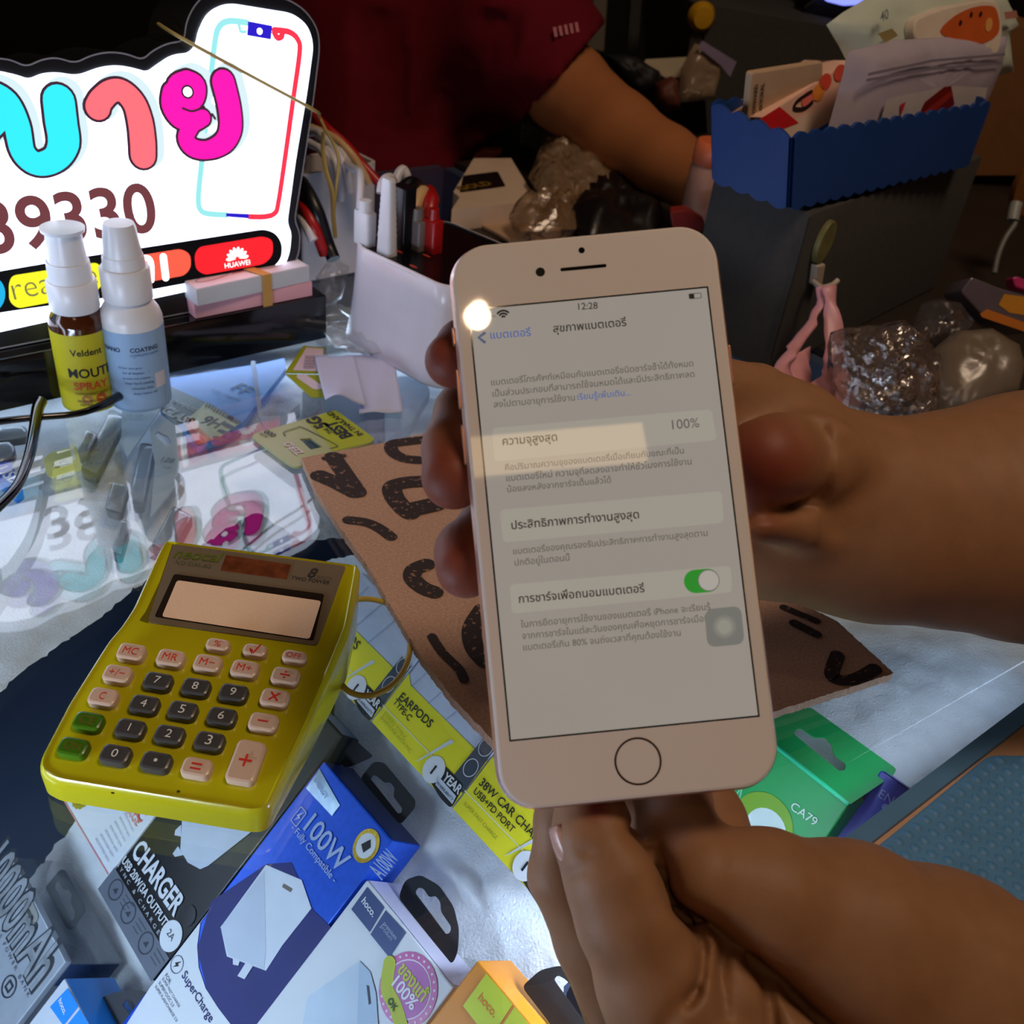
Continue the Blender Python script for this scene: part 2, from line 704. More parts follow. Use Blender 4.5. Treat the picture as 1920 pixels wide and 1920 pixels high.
def body(name, chains, vs, m, parent, k_out=0.008, cuts=(), creases=(), flush=()):
    """chains: (k, [(u, v, depth, radius_px), ...]); joined smoothly into one surface.
    cuts: (point, normal) half-spaces removed; creases: (points, depth, width) grooves"""
    prim = []
    for k, ch in chains:
        pp = [(PD(u, v, d), r*d/FPX) for u, v, d, r in ch]
        prim.append((k, pp))
    allp = np.array([p for _, pp in prim for p, _ in pp])
    allr = max(r for _, pp in prim for _, r in pp)
    lo, hi = allp.min(0)-allr-4*vs, allp.max(0)+allr+4*vs
    n = np.ceil((hi-lo)/vs).astype(int)
    g = np.stack(np.meshgrid(*[lo[i]+np.arange(n[i])*vs for i in range(3)], indexing='ij'), axis=-1).astype(np.float32)
    tot = None
    for k, pp in prim:
        d = None
        for (a, ra), (b, rb) in zip(pp[:-1], pp[1:]):
            c = cone_sd(g, a.astype(np.float32), b.astype(np.float32), ra, rb)
            d = c if d is None else smin(d, c, max(1e-5, 0.35*min(ra, rb)))
        tot = d if tot is None else smin(tot, d, k)
    if creases:                    # skin folds: grooves pressed in along a line on the near side
        q = (g-CO.astype(np.float32)) @ CM.astype(np.float32)
        dpt = np.maximum(q[..., 2], .05)
        uu, vv = 960+FPX*q[..., 0]/dpt, 960+FPX*q[..., 1]/dpt
        for pts, dep, wid, far in creases:
            pp = np.array(spline([np.array(p[:2], float) for p in pts], 4))
            lo2, hi2 = pp.min(0)-40, pp.max(0)+40
            sel = (uu > lo2[0]) & (uu < hi2[0]) & (vv > lo2[1]) & (vv < hi2[1]) & (dpt < far) & (np.abs(tot) < .012)
            if not sel.any():
                continue
            us, vs_, ds = uu[sel], vv[sel], dpt[sel]
            best = np.full(us.shape, 1e9)
            for i, (a, b) in enumerate(zip(pp[:-1], pp[1:])):
                ab_ = b-a
                t = np.clip(((us-a[0])*ab_[0]+(vs_-a[1])*ab_[1])/(ab_@ab_+1e-9), 0, 1)
                best = np.minimum(best, np.hypot(us-a[0]-t*ab_[0], vs_-a[1]-t*ab_[1]))
            tot[sel] += (dep*np.exp(-(best*ds/FPX/wid)**2)).astype(np.float32)
    for p, nn in cuts:
        tot = np.maximum(tot, (g-np.array(p, np.float32))@np.array(nn, np.float32))
    gr = openvdb.FloatGrid(float(10*vs))
    gr.copyFromArray(np.ascontiguousarray(tot.astype(np.float32)))
    gr.transform = openvdb.createLinearTransform(voxelSize=1.0)
    pts, quads = gr.convertToQuads(0.0)
    pts = lo+pts*vs
    o = mk(name, pts, quads[:, ::-1], m, parent, smooth=True)
    if flush:                      # blood red under the skin of pressed fingertips
        v = np.zeros(len(pts))
        for u_, v_, d_, rad in flush:
            c = PD(u_, v_, d_)
            v = np.maximum(v, np.clip(1.25-np.linalg.norm(pts-c, axis=1)/rad, 0, 1))
        at = o.data.attributes.new('flush', 'FLOAT', 'POINT')
        at.data.foreach_set('value', v.astype(np.float32))
    return o

# ------------------------------------------------------------------ the setting
A2 = nrm((0.75, 0.66, 0))          # along the display case
B2 = nrm((0.66, -0.75, 0))         # across it
FA = Frame((0, 0, 0), A2, -B2)     # local x = along, y = across towards the sign


def struct(o):
    o['kind'] = 'structure'
    return o


dark_wall = mat('wall_paint_dark', (26, 25, 26), 0.8, var=0.2, vscale=3)
struct(cbox('floor', -2.5, -1.5, -0.95, 2.5, 2.7, -0.9, mat('floor_dark_tile', (38, 34, 32), 0.5, var=0.2, vscale=4)))
struct(cbox('wall_back', -2.5, 2.4, -0.9, 2.5, 2.5, 1.9, dark_wall))
struct(cbox('wall_right', 2.3, -1.5, -0.9, 2.4, 2.4, 1.9, dark_wall))
struct(cbox('ceiling', -2.5, -1.5, 1.9, 2.5, 2.5, 1.95, dark_wall))

# ceiling lamps that show as reflections in the handset
PN = CM @ nrm((-.0014, .0985, .9951))      # handset face normal, away from the lens


def mirrored(u, v, d, far):        # point seen in the handset's glass at a pixel
    q = ray(u, v)
    r = q-2*(q@PN)*PN
    return PD(u, v, d)+nrm(r)*far


lampm = emis('bulb_glow', (255, 214, 170), 150)
bt = thing('ceiling_bulb', 'round warm bulb above the counter', 'lamp')
bpos = mirrored(895, 597, .243, 1.45)
lathe('glass_bulb', [(0.0001, -.021)]+[(.021*math.sin(a), -.021*math.cos(a)) for a in np.linspace(0.15, 2.6, 12)]+[(.012, .034)], lampm, bt, org=bpos)
lathe('socket', [(.014, .03), (.014, .07), (.003, .075), (.003, 1.9-bpos[2])], C((40, 40, 40)), bt, org=bpos, seg=12)
lt = thing('ceiling_light', 'long pale tube light fitting above the counter', 'lamp')
lpos = mirrored(1042, 852, .241, 1.55)
lf = Frame(lpos, CM @ nrm((1, -.09, 0)), CM @ nrm((.09, 1, .3)))
cbox('diffuser', -.16, -.036, 0, .16, .036, .02, emis('tube_light_glow', (255, 216, 160), 5.0), lt).matrix_world = lf.M
cbox('housing', -.17, -.045, -.03, .17, .045, -.001, C((70, 70, 70)), lt).matrix_world = lf.M

# ------------------------------------------------------------------ glass display case
case = thing('display_case', 'glass topped display case lit from inside, under the calculator and the hands', 'display case')


def glassmat():
    m = bpy.data.materials.new('counter_glass')
    m.use_nodes = True
    nt = m.node_tree
    nt.nodes.remove(nt.nodes['Principled BSDF'])
    tr = nt.nodes.new('ShaderNodeBsdfTransparent')
    tr.inputs[0].default_value = (0.93, 0.97, 0.98, 1)
    gl = nt.nodes.new('ShaderNodeBsdfGlossy')
    gl.inputs['Roughness'].default_value = 0.012
    fr = nt.nodes.new('ShaderNodeFresnel')
    two_sided_ior(nt, fr, 1.85)
    nz = nt.nodes.new('ShaderNodeTexNoise')
    nz.inputs['Scale'].default_value = 9
    tc = nt.nodes.new('ShaderNodeTexCoord')
    nt.links.new(tc.outputs['Object'], nz.inputs['Vector'])
    bp = nt.nodes.new('ShaderNodeBump')
    bp.inputs['Strength'].default_value = 0.15
    bp.inputs['Distance'].default_value = 0.0004
    nt.links.new(nz.outputs['Fac'], bp.inputs['Height'])
    nt.links.new(bp.outputs['Normal'], gl.inputs['Normal'])
    mx = nt.nodes.new('ShaderNodeMixShader')
    nt.links.new(fr.outputs[0], mx.inputs[0])
    nt.links.new(tr.outputs[0], mx.inputs[1])
    nt.links.new(gl.outputs[0], mx.inputs[2])
    nt.links.new(mx.outputs[0], nt.nodes['Material Output'].inputs['Surface'])
    return m


def ab(p):
    p = np.array(p)
    return (float(p[:2] @ A2[:2]), float(-(p[:2] @ B2[:2])))


tb0, tb1 = P(1603, 1563), P(1920, 1323)
tc0, tc1 = P(1648, 1575), P(1920, 1362)
yt = (ab(tb0)[1]+ab(tb1)[1])/2     # inner side of the blue trim, in case coordinates
td = nrm(tb1-tb0)
a0, a1, yb = -0.42, 0.52, 0.74
g = plate('glass_top', [(a0, yt-.012), (a1, yt-.012), (a1, yb), (a0, yb)], -0.004, 0.0, glassmat(), case, smooth=False)
g.matrix_local = FA.M
navy = mat('case_lining_dark', (72, 88, 116), 0.55, var=0.15, vscale=8)
o = plate('base_panel', [(a0, yt), (a1, yt), (a1, yb), (a0, yb)], -0.26, -0.25, navy, case, smooth=False)
o.matrix_local = FA.M
for nm, pl in (('side_panel', [(a0, yt-.012), (a1, yt-.012), (a1, yt), (a0, yt)]), ('side_panel', [(a0, yb), (a1, yb), (a1, yb+.01), (a0, yb+.01)]),
               ('end_panel', [(a1, yt-.012), (a1+.01, yt-.012), (a1+.01, yb), (a1, yb)])):
    o = plate(nm, pl, -0.9, -0.0045, navy, case, smooth=False)
    o.matrix_local = FA.M
bluetrim = mat('blue_trim', (84, 134, 178), 0.4, var=0.05)
v0, v1 = tb0-td*.35, tb1+td*.25
w0, w1 = tc0-td*.35, tc1+td*.25
plate('edge_trim', [v0[:2], w0[:2], w1[:2], v1[:2]], 0.0002, 0.003, bluetrim, case, smooth=False)

# tan counter to the right of the case
perp = nrm(tc0-tb0)
pp_ = np.array([td[1], -td[0], 0])
tan = mat('tan_laminate', (205, 165, 135), 0.5, var=0.06, vscale=30)
sc_ = thing('side_counter', 'tan laminate counter beside the blue trimmed glass', 'counter')
plate('counter_top', [p[:2] for p in (w0-td*.3, w0-td*.3+pp_*.9, w1+td*.9+pp_*.9, w1+td*.9)], -0.03, 0.0005, tan, sc_, smooth=False)
plate('cabinet', [p[:2] for p in (w0-td*.28+pp_*.02, w0-td*.28+pp_*.85, w1+td*.85+pp_*.85, w1+td*.85+pp_*.02)], -0.9, -0.03, C((60, 50, 45)), sc_, smooth=False)
# blue mat with a dimpled surface
mp = [P(*q)[:2] for q in ((1663, 1580), (1847, 1428), (2250, 1440), (2500, 2000), (1400, 1850))]
mp[4] = P(1663, 1580)[:2]-td[:2]*0.25
matm = mat('blue_rubber', (80, 138, 188), 0.55, var=0.08, vscale=80)
mt_ = thing('rubber_mat', 'blue dimpled rubber mat on the tan counter', 'mat')
plate('sheet', roundpoly(mp, .004), 0.0008, 0.004, matm, mt_, bev=0.0008)
V, Fc = [], []
mw = tess([ccw(mp)])
base_p, dirp = P(1663, 1580)[:2], td[:2]
prp = np.array([dirp[1], -dirp[0]])


def inpoly(p, poly):
    c = False
    n = len(poly)
    for i in range(n):
        (x1, y1), (x2, y2) = poly[i-1], poly[i]
        if (y1 > p[1]) != (y2 > p[1]) and p[0] < (x2-x1)*(p[1]-y1)/(y2-y1)+x1:
            c = not c
    return c


for i in range(-50, 60):
    for j in range(0, 46):
        c = base_p+dirp*(i*.0052+(j % 2)*.0026)+prp*(j*.0045+.003)
        if not inpoly(c, mp) or c[1] < .06 or c[0] > .42:
            continue
        s = len(V)
        for k in range(6):
            an = k*math.pi/3
            V.append((c[0]+.0021*math.cos(an), c[1]+.0021*math.sin(an), .0039))
        for k in range(6):
            an = k*math.pi/3
            V.append((c[0]+.0013*math.cos(an), c[1]+.0013*math.sin(an), .0046))
        Fc += [(s+k, s+(k+1) % 6, s+6+(k+1) % 6, s+6+k) for k in range(6)]+[tuple(range(s+6, s+12))]
tag(mk('dimples', V, Fc, matm, mt_, smooth=True), kind='stuff')

# ------------------------------------------------------------------ white fleece inside the case
fleece = mat('white_fleece', (232, 236, 240), 0.95, var=0.07, vscale=70, bump=0.8, bscale=900, spec=0.1)


def fleece_sheet(name, fr, poly, label, step=0.0025, amp=0.0016, z=0.0):
    poly = ccw(poly)
    xs, ys = [p[0] for p in poly], [p[1] for p in poly]
    V, idx, Fc = [], {}, []
    nx, ny = int((max(xs)-min(xs))/step)+1, int((max(ys)-min(ys))/step)+1

    def vid(i, j):
        if (i, j) not in idx:
            x, y = min(xs)+i*step, min(ys)+j*step
            h = mnoise.fractal(Vector((x*90, y*90, 3.1)), 0.7, 2.2, 5)*amp+mnoise.noise(Vector((x*18, y*18, 1.0)))*amp*1.3
            jx = mnoise.noise(Vector((x*700, y*700, 9.0)))*step*.5
            jy = mnoise.noise(Vector((x*700, y*700, 19.0)))*step*.5
            idx[(i, j)] = len(V)
            V.append((x+jx, y+jy, z+h))
        return idx[(i, j)]
    for i in range(nx):
        for j in range(ny):
            if inpoly((min(xs)+(i+.5)*step, min(ys)+(j+.5)*step), poly):
                Fc.append((vid(i, j), vid(i+1, j), vid(i+1, j+1), vid(i, j+1)))
    use = {}
    for q in Fc:
        for i in q:
            use[i] = use.get(i, 0)+1
    pa = np.array(poly)
    pb = np.roll(pa, -1, axis=0)
    for i, k in use.items():       # rim vertices go onto the outline
        if k < 4:
            p = np.array(V[i][:2])
            t = np.clip(((p-pa)*(pb-pa)).sum(1)/((pb-pa)**2).sum(1), 0, 1)
            c = pa+(pb-pa)*t[:, None]
            c = c[np.argmin(((c-p)**2).sum(1))]
            V[i] = (c[0]+random.uniform(-.0006, .0006), c[1]+random.uniform(-.0006, .0006), V[i][2])
    o = mk(name, V, Fc, fleece, None, smooth=True, fr=fr)
    return tag(o, label, 'fleece', kind='stuff')


QH = math.sqrt(.5)
BETA = math.radians(44)
F2 = Frame(P(607, 1427, -.056), (QH, -QH, 0), (QH*math.cos(BETA), QH*math.cos(BETA), math.sin(BETA)))
fleece_sheet('fleece_cover', F2, [(-.114, -.26), (.17, -.26), (.16, -.05), (.124, .0), (.114, .066), (-.075, .066), (-.109, .03)],
             'white fleece on the sloping board under the charger boxes', z=-.024)
# board that carries it
bd = thing('sloping_board', 'board under the white fleece inside the case', 'board', F2)
plate('panel', [(-.112, -.262), (.168, -.262), (.158, -.052), (.122, .0), (.112, .064), (-.073, .064), (-.107, .028)], -.034, -.027, navy, bd, smooth=False)
fz = flat(-.034)
fleece_sheet('fleece_cover', fz, fz.pts([(-80, 1365), (140, 1188), (330, 1046), (480, 960), (560, 1010), (720, 1000), (1000, 900), (1010, 640), (560, 560), (-80, 690)]),
             'white fleece under the glass near the sim card and bottles', step=.0035)
fz2 = flat(-.030)
fleece_sheet('fleece_cover', fz2, fz2.pts([(1444, 1392), (1400, 1130), (1960, 1120), (1960, 1310), (1716, 1492), (1654, 1442), (1590, 1498)]),
             'white fleece under the glass beside the green box', step=.003)

# ------------------------------------------------------------------ cartons on the board
INK = C((24, 24, 28), 0.4)
WHITE = mat('white_card', (228, 232, 238), 0.4, var=0.02)
SILVERINK = C((170, 190, 225), 0.3)


def carton(name, label, fr, x0, x1, y0, y1, t, m, group=None, top=None, h=0.0):
    f = fr.at(0, 0, h) if h else fr
    T = thing(name, label, 'box', f, group)
    cbox('carton', x0, y0, -t, x1, y1, 0, m, T, bev=0.0006)
    if top is not None:
        vx = [(x0+.0006, y1+.0003, -.0006), (x1-.0006, y1+.0003, -.0006), (x1-.0006, y1+.0003, -t+.0006), (x0+.0006, y1+.0003, -t+.0006)]
        mk('top_panel', vx, [(0, 1, 2, 3)], top, T)
    return T, f


def tab(T, f, pts, hole, m, h=-.010, name='hang_tab'):
    plate(name, roundpoly(f.pts(pts, h), .002), h-.0004, h, m, T, holes=[roundpoly(f.pts(hole, h), .0012)], smooth=False)


# blue 100 W box
blue = mat('blue_foil_card', (38, 92, 215), 0.28, metal=0.35, var=0.10, vscale=400)
bluedk = mat('navy_card', (26, 40, 92), 0.35, var=0.05)
xr = F2.px(734, 1580)[0]
T, f = carton('charger_box', 'shiny blue charger box printed 100W and Fully Compatible', F2, 0.0, xr, -.150, 0.0, .020, blue, top=bluedk)
prt('navy_print', f.pts(K5((1640, 1010), (1755, 1270), (1920, 1430), (1540, 1920), (1230, 1990), (1110, 1500), (1190, 1230), (1500, 1020))), C((14, 26, 112), 0.35), T, .0002)
prt('white_print', [(max(x, .0004), max(y, -.149)) for x, y in f.pts(K5((1195, 1240), (1130, 1350), (1112, 1480), (1120, 1600), (1160, 1720), (1230, 1830), (1330, 1960), (1400, 2100), (600, 2100), (830, 1690)))], WHITE, T, .0003)
prt('charger_picture', f.pts(K5((1500, 1025), (1700, 1110), (1755, 1270), (1590, 1480), (1500, 1620), (1280, 1540), (1245, 1375))), C((222, 230, 242)), T, .0004)
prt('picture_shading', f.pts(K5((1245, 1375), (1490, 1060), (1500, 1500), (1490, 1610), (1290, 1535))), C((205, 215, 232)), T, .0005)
prt('plug_pin', f.pts(K5((1390, 1570), (1430, 1590), (1380, 1668), (1340, 1650))), C((222, 230, 242)), T, .0005)
prt('plug_pin', f.pts(K5((1315, 1550), (1355, 1560), (1345, 1592), (1315, 1585))), C((222, 230, 242)), T, .0005)
prt('socket_print', f.pts(K5((1600, 1130), (1650, 1160), (1640, 1180), (1592, 1150))), C((120, 110, 100)), T, .0006)
prt('hologram_sticker', f.pts(K5((1800, 485), (1915, 690), (1870, 750), (1725, 595))), mat('hologram', (190, 215, 255), 0.12, metal=0.7, var=0.3, vscale=150), T, .0004)
tx(T, f, 'ENERGY', K5((1765, 545))[0], K5((1835, 660))[0], SILVERINK, .02, z=.0006)
gx, gy = f.px(*K7((600, 595))[0])
prt('gold_seal', ell(gx, gy, .0056, .0066), mat('gold_foil', (225, 190, 70), 0.2, metal=0.8, var=0.15, vscale=300), T, .0004)
prt('seal_center', ell(gx, gy, .0042, .0048), C((225, 230, 235), 0.3), T, .0005)
prt('seal_emblem', [(gx-.002, gy-.001), (gx, gy+.003), (gx+.0022, gy+.001), (gx+.001, gy-.0025)], INK, T, .0006)
tx(T, f, '100W', K7((222, 492))[0], K7((438, 765))[0], SILVERINK, .012, hs=1.05)
tx(T, f, '- Fully Compatible -', K7((150, 492))[0], K7((405, 820))[0], SILVERINK, .01)
bx, by = f.px(*K7((196, 420))[0])
prt('bolt_mark', [(bx-.001, by-.0028), (bx+.0012, by+.0002), (bx+.0002, by+.0004), (bx+.001, by+.003), (bx-.0012, by-.0002), (bx-.0002, by-.0004)], SILVERINK, T, .0005)
prt('bolt_frame', rrect(bx-.0022, by-.0036, bx+.0022, by+.0036, .0008), SILVERINK, T, .00045, holes=[rrect(bx-.0018, by-.0032, bx+.0018, by+.0032, .0006)])
tx(T, f, 'SuperCharge', K5((1025, 1650))[0], K5((1185, 1915))[0], C((30, 44, 110)), .012)
bx, by = f.px(*K5((1000, 1585))[0])
prt('bolt_ring', ell(bx, by, .0034), C((60, 70, 110)), T, .0005, holes=[ell(bx, by, .0031)])
prt('bolt_mark', [(bx-.001, by-.0022), (bx+.0012, by+.0002), (bx+.0002, by+.0004), (bx+.001, by+.0024), (bx-.0012, by-.0002), (bx-.0002, by-.0004)], INK, T, .0006)
for s_, a_, b_ in (('FOR:', (930, 1650), (958, 1700)), ('SUPER FAST CHARGE', (915, 1668), (1010, 1830)), ('SUPERVOOC 2.0', (895, 1690), (975, 1828)), ('SUPER FLASHCHARGE 2.0', (875, 1712), (995, 1910))):
    tx(T, f, s_, K5(a_)[0], K5(b_)[0], C((70, 76, 100)), .0)
tab(T, f, K7((560, 190), (640, 90), (700, 92), (890, 320), (888, 365), (800, 470)), K7((620, 190), (638, 168), (668, 182), (705, 217), (740, 212), (768, 248), (760, 300), (812, 368), (808, 398), (785, 400)), C((16, 17, 22), 0.7))
ft = Frame(f.w(0, .0006, 0), f.X, -f.Z)
q0, q1 = [ft.px(*K7(p)[0]) for p in ((690, 800), (795, 672))]
v, fc = text_geo('A100W', .02)
e = np.array(q1)-np.array(q0)
L = np.linalg.norm(e)
e /= L
nn = np.array([-e[1], e[0]])
s_ = L/(v[:, 0].max()-v[:, 0].min())
W2 = np.array(q0)+np.outer(v[:, 0]*s_, e)+np.outer(v[:, 1]*s_, nn)
mk('lettering', [(x, .0006, -y) for x, y in W2], fc, SILVERINK, T)

# black and grey charger box
black = mat('black_card', (17, 19, 25), 0.32, var=0.08)
x0, y0 = F2.px(183, 1667)
T, f = carton('charger_box', 'black box printed CHARGER above a grey strip of icons', F2, x0, -.0012, y0, .012, .012, black, h=-.001, top=C((96, 106, 122)))  # grey top panel puts the sign's reflection on black card into the colour
x0, y0 = f.px(183, 1667)
yg = f.px(*K5((650, 1045))[0])[1]
greyc = C((104, 110, 124), 0.4)
prt('grey_strip', [(x0+.0003, y0+.0003), (-.0015, y0+.0003), (-.0015, yg), (x0+.0003, yg)], greyc, T, .0003)
tx(T, f, 'CHARGER', K5((742, 960))[0], K5((985, 1318))[0], WHITE, .03, hs=1.35)
tx(T, f, 'USB 20W(3A OUTPUT)', K5((688, 1008))[0], K5((930, 1385))[0], WHITE, .02, hs=1.2)
tx(T, f, 'SYNC & CHARGE', K5((662, 1028))[0], K5((893, 1418))[0], C((190, 195, 205)), .01, hs=.75, spacing=1.9)
bx, by = f.px(*K5((965, 1425))[0])
prt('white_disc', ell(bx, by, .0060), WHITE, T, .0004)
txl(T, '2A', (bx-.0025, by-.001), (bx+.002, by-.001), C((60, 60, 70)), .01)
for q in ((655, 1165), (725, 1295), (825, 1465)):
    bx, by = f.px(*K5(q)[0])
    prt('icon_ring', ell(bx, by, .0044), C((52, 56, 68)), T, .0004, holes=[ell(bx, by, .0038)])
    prt('icon_mark', [(bx-.0015, by-.001), (bx+.0015, by-.0012), (bx+.0008, by+.0015)], C((52, 56, 68)), T, .0004)
    for k in range(3):
        prt('fine_print', [(bx+.006, by+.003-k*.002), (bx+.013-k*.001, by+.003-k*.002), (bx+.013-k*.001, by+.0026-k*.002), (bx+.006, by+.0026-k*.002)], C((70, 76, 88)), T, .0004)
prt('charger_picture', f.pts(K5((1035, 640), (1510, 640), (1505, 740), (1480, 790), (1175, 1030), (1130, 1050), (1060, 1012), (1018, 940))), C((206, 216, 232)), T, .0004)
prt('plug_pin', f.pts(K5((1022, 800), (990, 830), (985, 858), (1022, 866))), C((206, 216, 232)), T, .0004)
prt('plug_pin', f.pts(K5((1005, 920), (975, 962), (988, 980), (1035, 970))), C((206, 216, 232)), T, .0004)
prt('seal_print', ell(*f.px(*K5((1060, 1310))[0]), .0042), C((36, 38, 44), .2), T, .0004)
hc = f.px(605, 1328, -.008)
tab(T, f, [(575, 1400), (590, 1318), (600, 1300), (618, 1300), (628, 1318), (624, 1350), (700, 1418), (650, 1440)], [(594, 1330), (598, 1316), (608, 1310), (618, 1318), (618, 1334), (604, 1344)], C((16, 17, 22), 0.7), h=-.008)

# white box printed MAGNETIC
x1 = x0
xa, ya = F2.px(*K5((590, 1090))[0])
xb, yb_ = F2.px(*K5((322, 622))[0])
T, f = carton('charger_box', 'white box with red lettering and gold seal, half under the calculator', F2, xb, x1-.0006, min(ya, yb_), .02, .010, WHITE, h=-.002)
tx(T, f, 'MAGNETIC', K5((590, 512))[0], K5((795, 790))[0], C((225, 80, 70)), .02)
tx(T, f, 'FAST CHARGE', K5((590, 560))[0], K5((770, 812))[0], C((235, 150, 140)), .0)
bx, by = f.px(*K5((460, 635))[0])
prt('gold_seal', [(bx+(.0058+.0006*(k % 2))*math.cos(k*math.pi/14), by+(.0058+.0006*(k % 2))*math.sin(k*math.pi/14)) for k in range(28)], mat('gold_seal', (214, 196, 60), .3, metal=.4, var=.1), T, .0004)
prt('seal_ring', ell(bx, by, .0042), C((130, 118, 40)), T, .0005, holes=[ell(bx, by, .0038)])
txl(T, '7', (bx-.001, by-.0016), (bx+.001, by-.0016), C((110, 100, 40)), .02, z=.0006)
for k in range(7):
    a_, b_ = (538+k*27, 880-k*24), (612+k*23, 1010-k*28)
    tx(T, f, 'SPECIFICATION  DATA', K5(a_)[0], K5(b_)[0], C((120, 124, 140)), -.005)
prt('red_line', [(xb+.0004, min(ya, yb_)+.0003), (x1-.001, min(ya, yb_)+.0003), (x1-.001, min(ya, yb_)+.0008), (xb+.0004, min(ya, yb_)+.0008)], C((235, 150, 150)), T, .0004)

# white box with navy squares and a round sticker
xl, yl = F2.px(*K7((600, 800))[0])
xr2, yr2 = F2.px(*K7((1135, 1440))[0])
T, f = carton('charger_box', 'white box with navy squares, round pink sticker and black hang tab', F2, max(xl+.0005, xr+.0004), xr2, -.14, (yl+yr2)/2, .022, WHITE, h=.001, top=C((222, 218, 240)))
nv = C((54, 74, 128), .35)
prt('navy_square', f.pts(K7((605, 842), (708, 965), (620, 1112), (510, 975))), nv, T)
prt('navy_square', f.pts(K7((716, 982), (838, 1115), (740, 1268), (625, 1125))), nv, T)
tx(T, f, 'hoco.', K7((572, 930))[0], K7((640, 1025))[0], WHITE, .02)
tx(T, f, 'premium', K7((702, 1066))[0], K7((775, 1160))[0], C((190, 200, 225)), .0)
tx(T, f, 'product', K7((685, 1082))[0], K7((750, 1166))[0], C((190, 200, 225)), -.01)
prt('charger_picture', f.pts(K7((250, 1500), (560, 1285), (625, 1350), (660, 1480), (680, 1760), (200, 1760))), C((206, 222, 238)), T, .0004)
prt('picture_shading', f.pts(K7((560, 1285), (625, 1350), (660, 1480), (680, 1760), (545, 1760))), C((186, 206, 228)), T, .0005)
prt('socket_print', f.pts(K7((605, 1430), (620, 1435), (632, 1540), (618, 1550))), C((60, 62, 76)), T, .0006)
bx, by = f.px(*K7((850, 1455))[0])
prt('round_sticker', ell(bx, by, .0120), C((200, 84, 160), .3), T, .0004)
for k in range(26):
    an = 2*math.pi*k/26
    prt('sticker_dot', ell(bx+.0108*math.cos(an), by+.0108*math.sin(an), .0005, n=6), C((240, 225, 240)), T, .0005)
prt('sticker_center', ell(bx, by, .0096), C((240, 225, 240)), T, .0005)
prt('sticker_center', ell(bx, by, .0091), C((196, 120, 190)), T, .0006)
txl(T, 'ของแท้', (bx-.0072, by+.0012), (bx+.0072, by+.0012), C((205, 215, 70)), .03, z=.0008, hs=1.2)
txl(T, '100%', (bx-.0058, by-.0034), (bx+.0062, by-.0034), C((245, 245, 250)), .02, z=.0008)
strokes('sticker_ribbon', [(spline([(bx-.0112, by+.0005), (bx-.0062, by-.0056), (bx+.0, by-.0070), (bx+.0052, by-.0090), (bx+.0070, by-.0098)]), .0052, False)], C((196, 206, 60)), T, .0007)
txl(T, 'OK', (bx-.0032, by-.0082), (bx+.0014, by-.0086), C((40, 90, 50)), .03, z=.0012)
tab(T, f, K7((790, 905), (830, 800), (920, 768), (1030, 830), (1120, 960), (1152, 1100), (1145, 1230), (1110, 1310)), K7((888, 875), (905, 845), (940, 850), (975, 905), (1012, 893), (1042, 930), (1045, 990), (1107, 1080), (1102, 1115), (1075, 1127)), C((16, 17, 22), 0.7), h=-.011)

# orange box
Fo = F2.at(0, 0, .010)
xo, yo = Fo.px(*K7((1265, 1280))[0])
orange = mat('orange_card', (240, 148, 36), 0.4, var=0.03)
T, f = carton('charger_box', 'orange box with lime squares at the bottom edge, black hang tab', F2, xo, xo+.05, yo-.12, yo, .024, orange, h=.010)
lime = C((214, 224, 40), .35)
prt('lime_square', f.pts(K7((1320, 1360), (1478, 1545), (1340, 1760), (1180, 1555))), lime, T)
prt('lime_square', f.pts(K7((1490, 1560), (1640, 1740), (1500, 1950), (1352, 1775))), lime, T)
tx(T, f, 'hoco.', K7((1270, 1510))[0], K7((1366, 1628))[0], C((230, 140, 40)), .02)
tab(T, f, K7((1530, 1440), (1640, 1340), (1760, 1312), (1860, 1340), (1980, 1480), (2010, 1700), (1790, 1780)), K7((1720, 1395), (1745, 1372), (1785, 1390), (1850, 1455), (1895, 1470), (1915, 1530), (1935, 1600), (1915, 1640), (1880, 1620)), C((16, 17, 22), 0.7), h=-.010)

# silver power bank box
Fp = F2.at(0, 0, .010)
xs, ys = Fp.px(*KL((120, 215))[0])
xe, ye = Fp.px(*KL((640, 1320))[0])
silver = mat('silver_card', (176, 184, 196), 0.35, metal=0.25, var=0.05, vscale=200)
T, f = carton('power_bank_box', 'silver power bank box with big metallic lettering and black hang tab', F2, xs, xe, ys-.11, (ys+ye)/2, .003, silver, h=.010)
ym = (ys+ye)/2
cbox('clear_lid', xs, ym-.105, -.0305, xe, ym-.0005, -.0035, film('clear_lid_plastic', (200, 212, 235), .10, .1), T)
plate('navy_label', [(xe+.0002, ym-.012), (xe+.0006, ym-.012), (xe+.0006, ym-.001), (xe+.0002, ym-.001)], -.029, -.003, C((40, 62, 104), .3), T, smooth=False)
chrome = mat('chrome_ink', (168, 174, 182), 0.3, metal=0.3, var=0.3, vscale=120)
tx(T, f, '10000mAh', KL((-205, 395))[0], KL((345, 1600))[0], C((52, 58, 66)), .055, hs=1.8, z=.0004)
tx(T, f, '10000mAh', KL((-190, 415))[0], KL((330, 1585))[0], chrome, .015, hs=1.8, z=.0006)
tx(T, f, 'WIRELESS POWER BANK', KL((-160, 720))[0], KL((285, 1660))[0], C((70, 76, 88)), .0, hs=.8, spacing=1.7)
strokes('pill_print', [(f.pts(KL((285, 720), (345, 860))), .0052, False)], C((150, 150, 146), .3), T, .0004)
bx, by = f.px(*KL((95, 1545))[0])
prt('icon_ring', ell(bx, by, .0045), C((50, 56, 68)), T, .0004, holes=[ell(bx, by, .0039)])
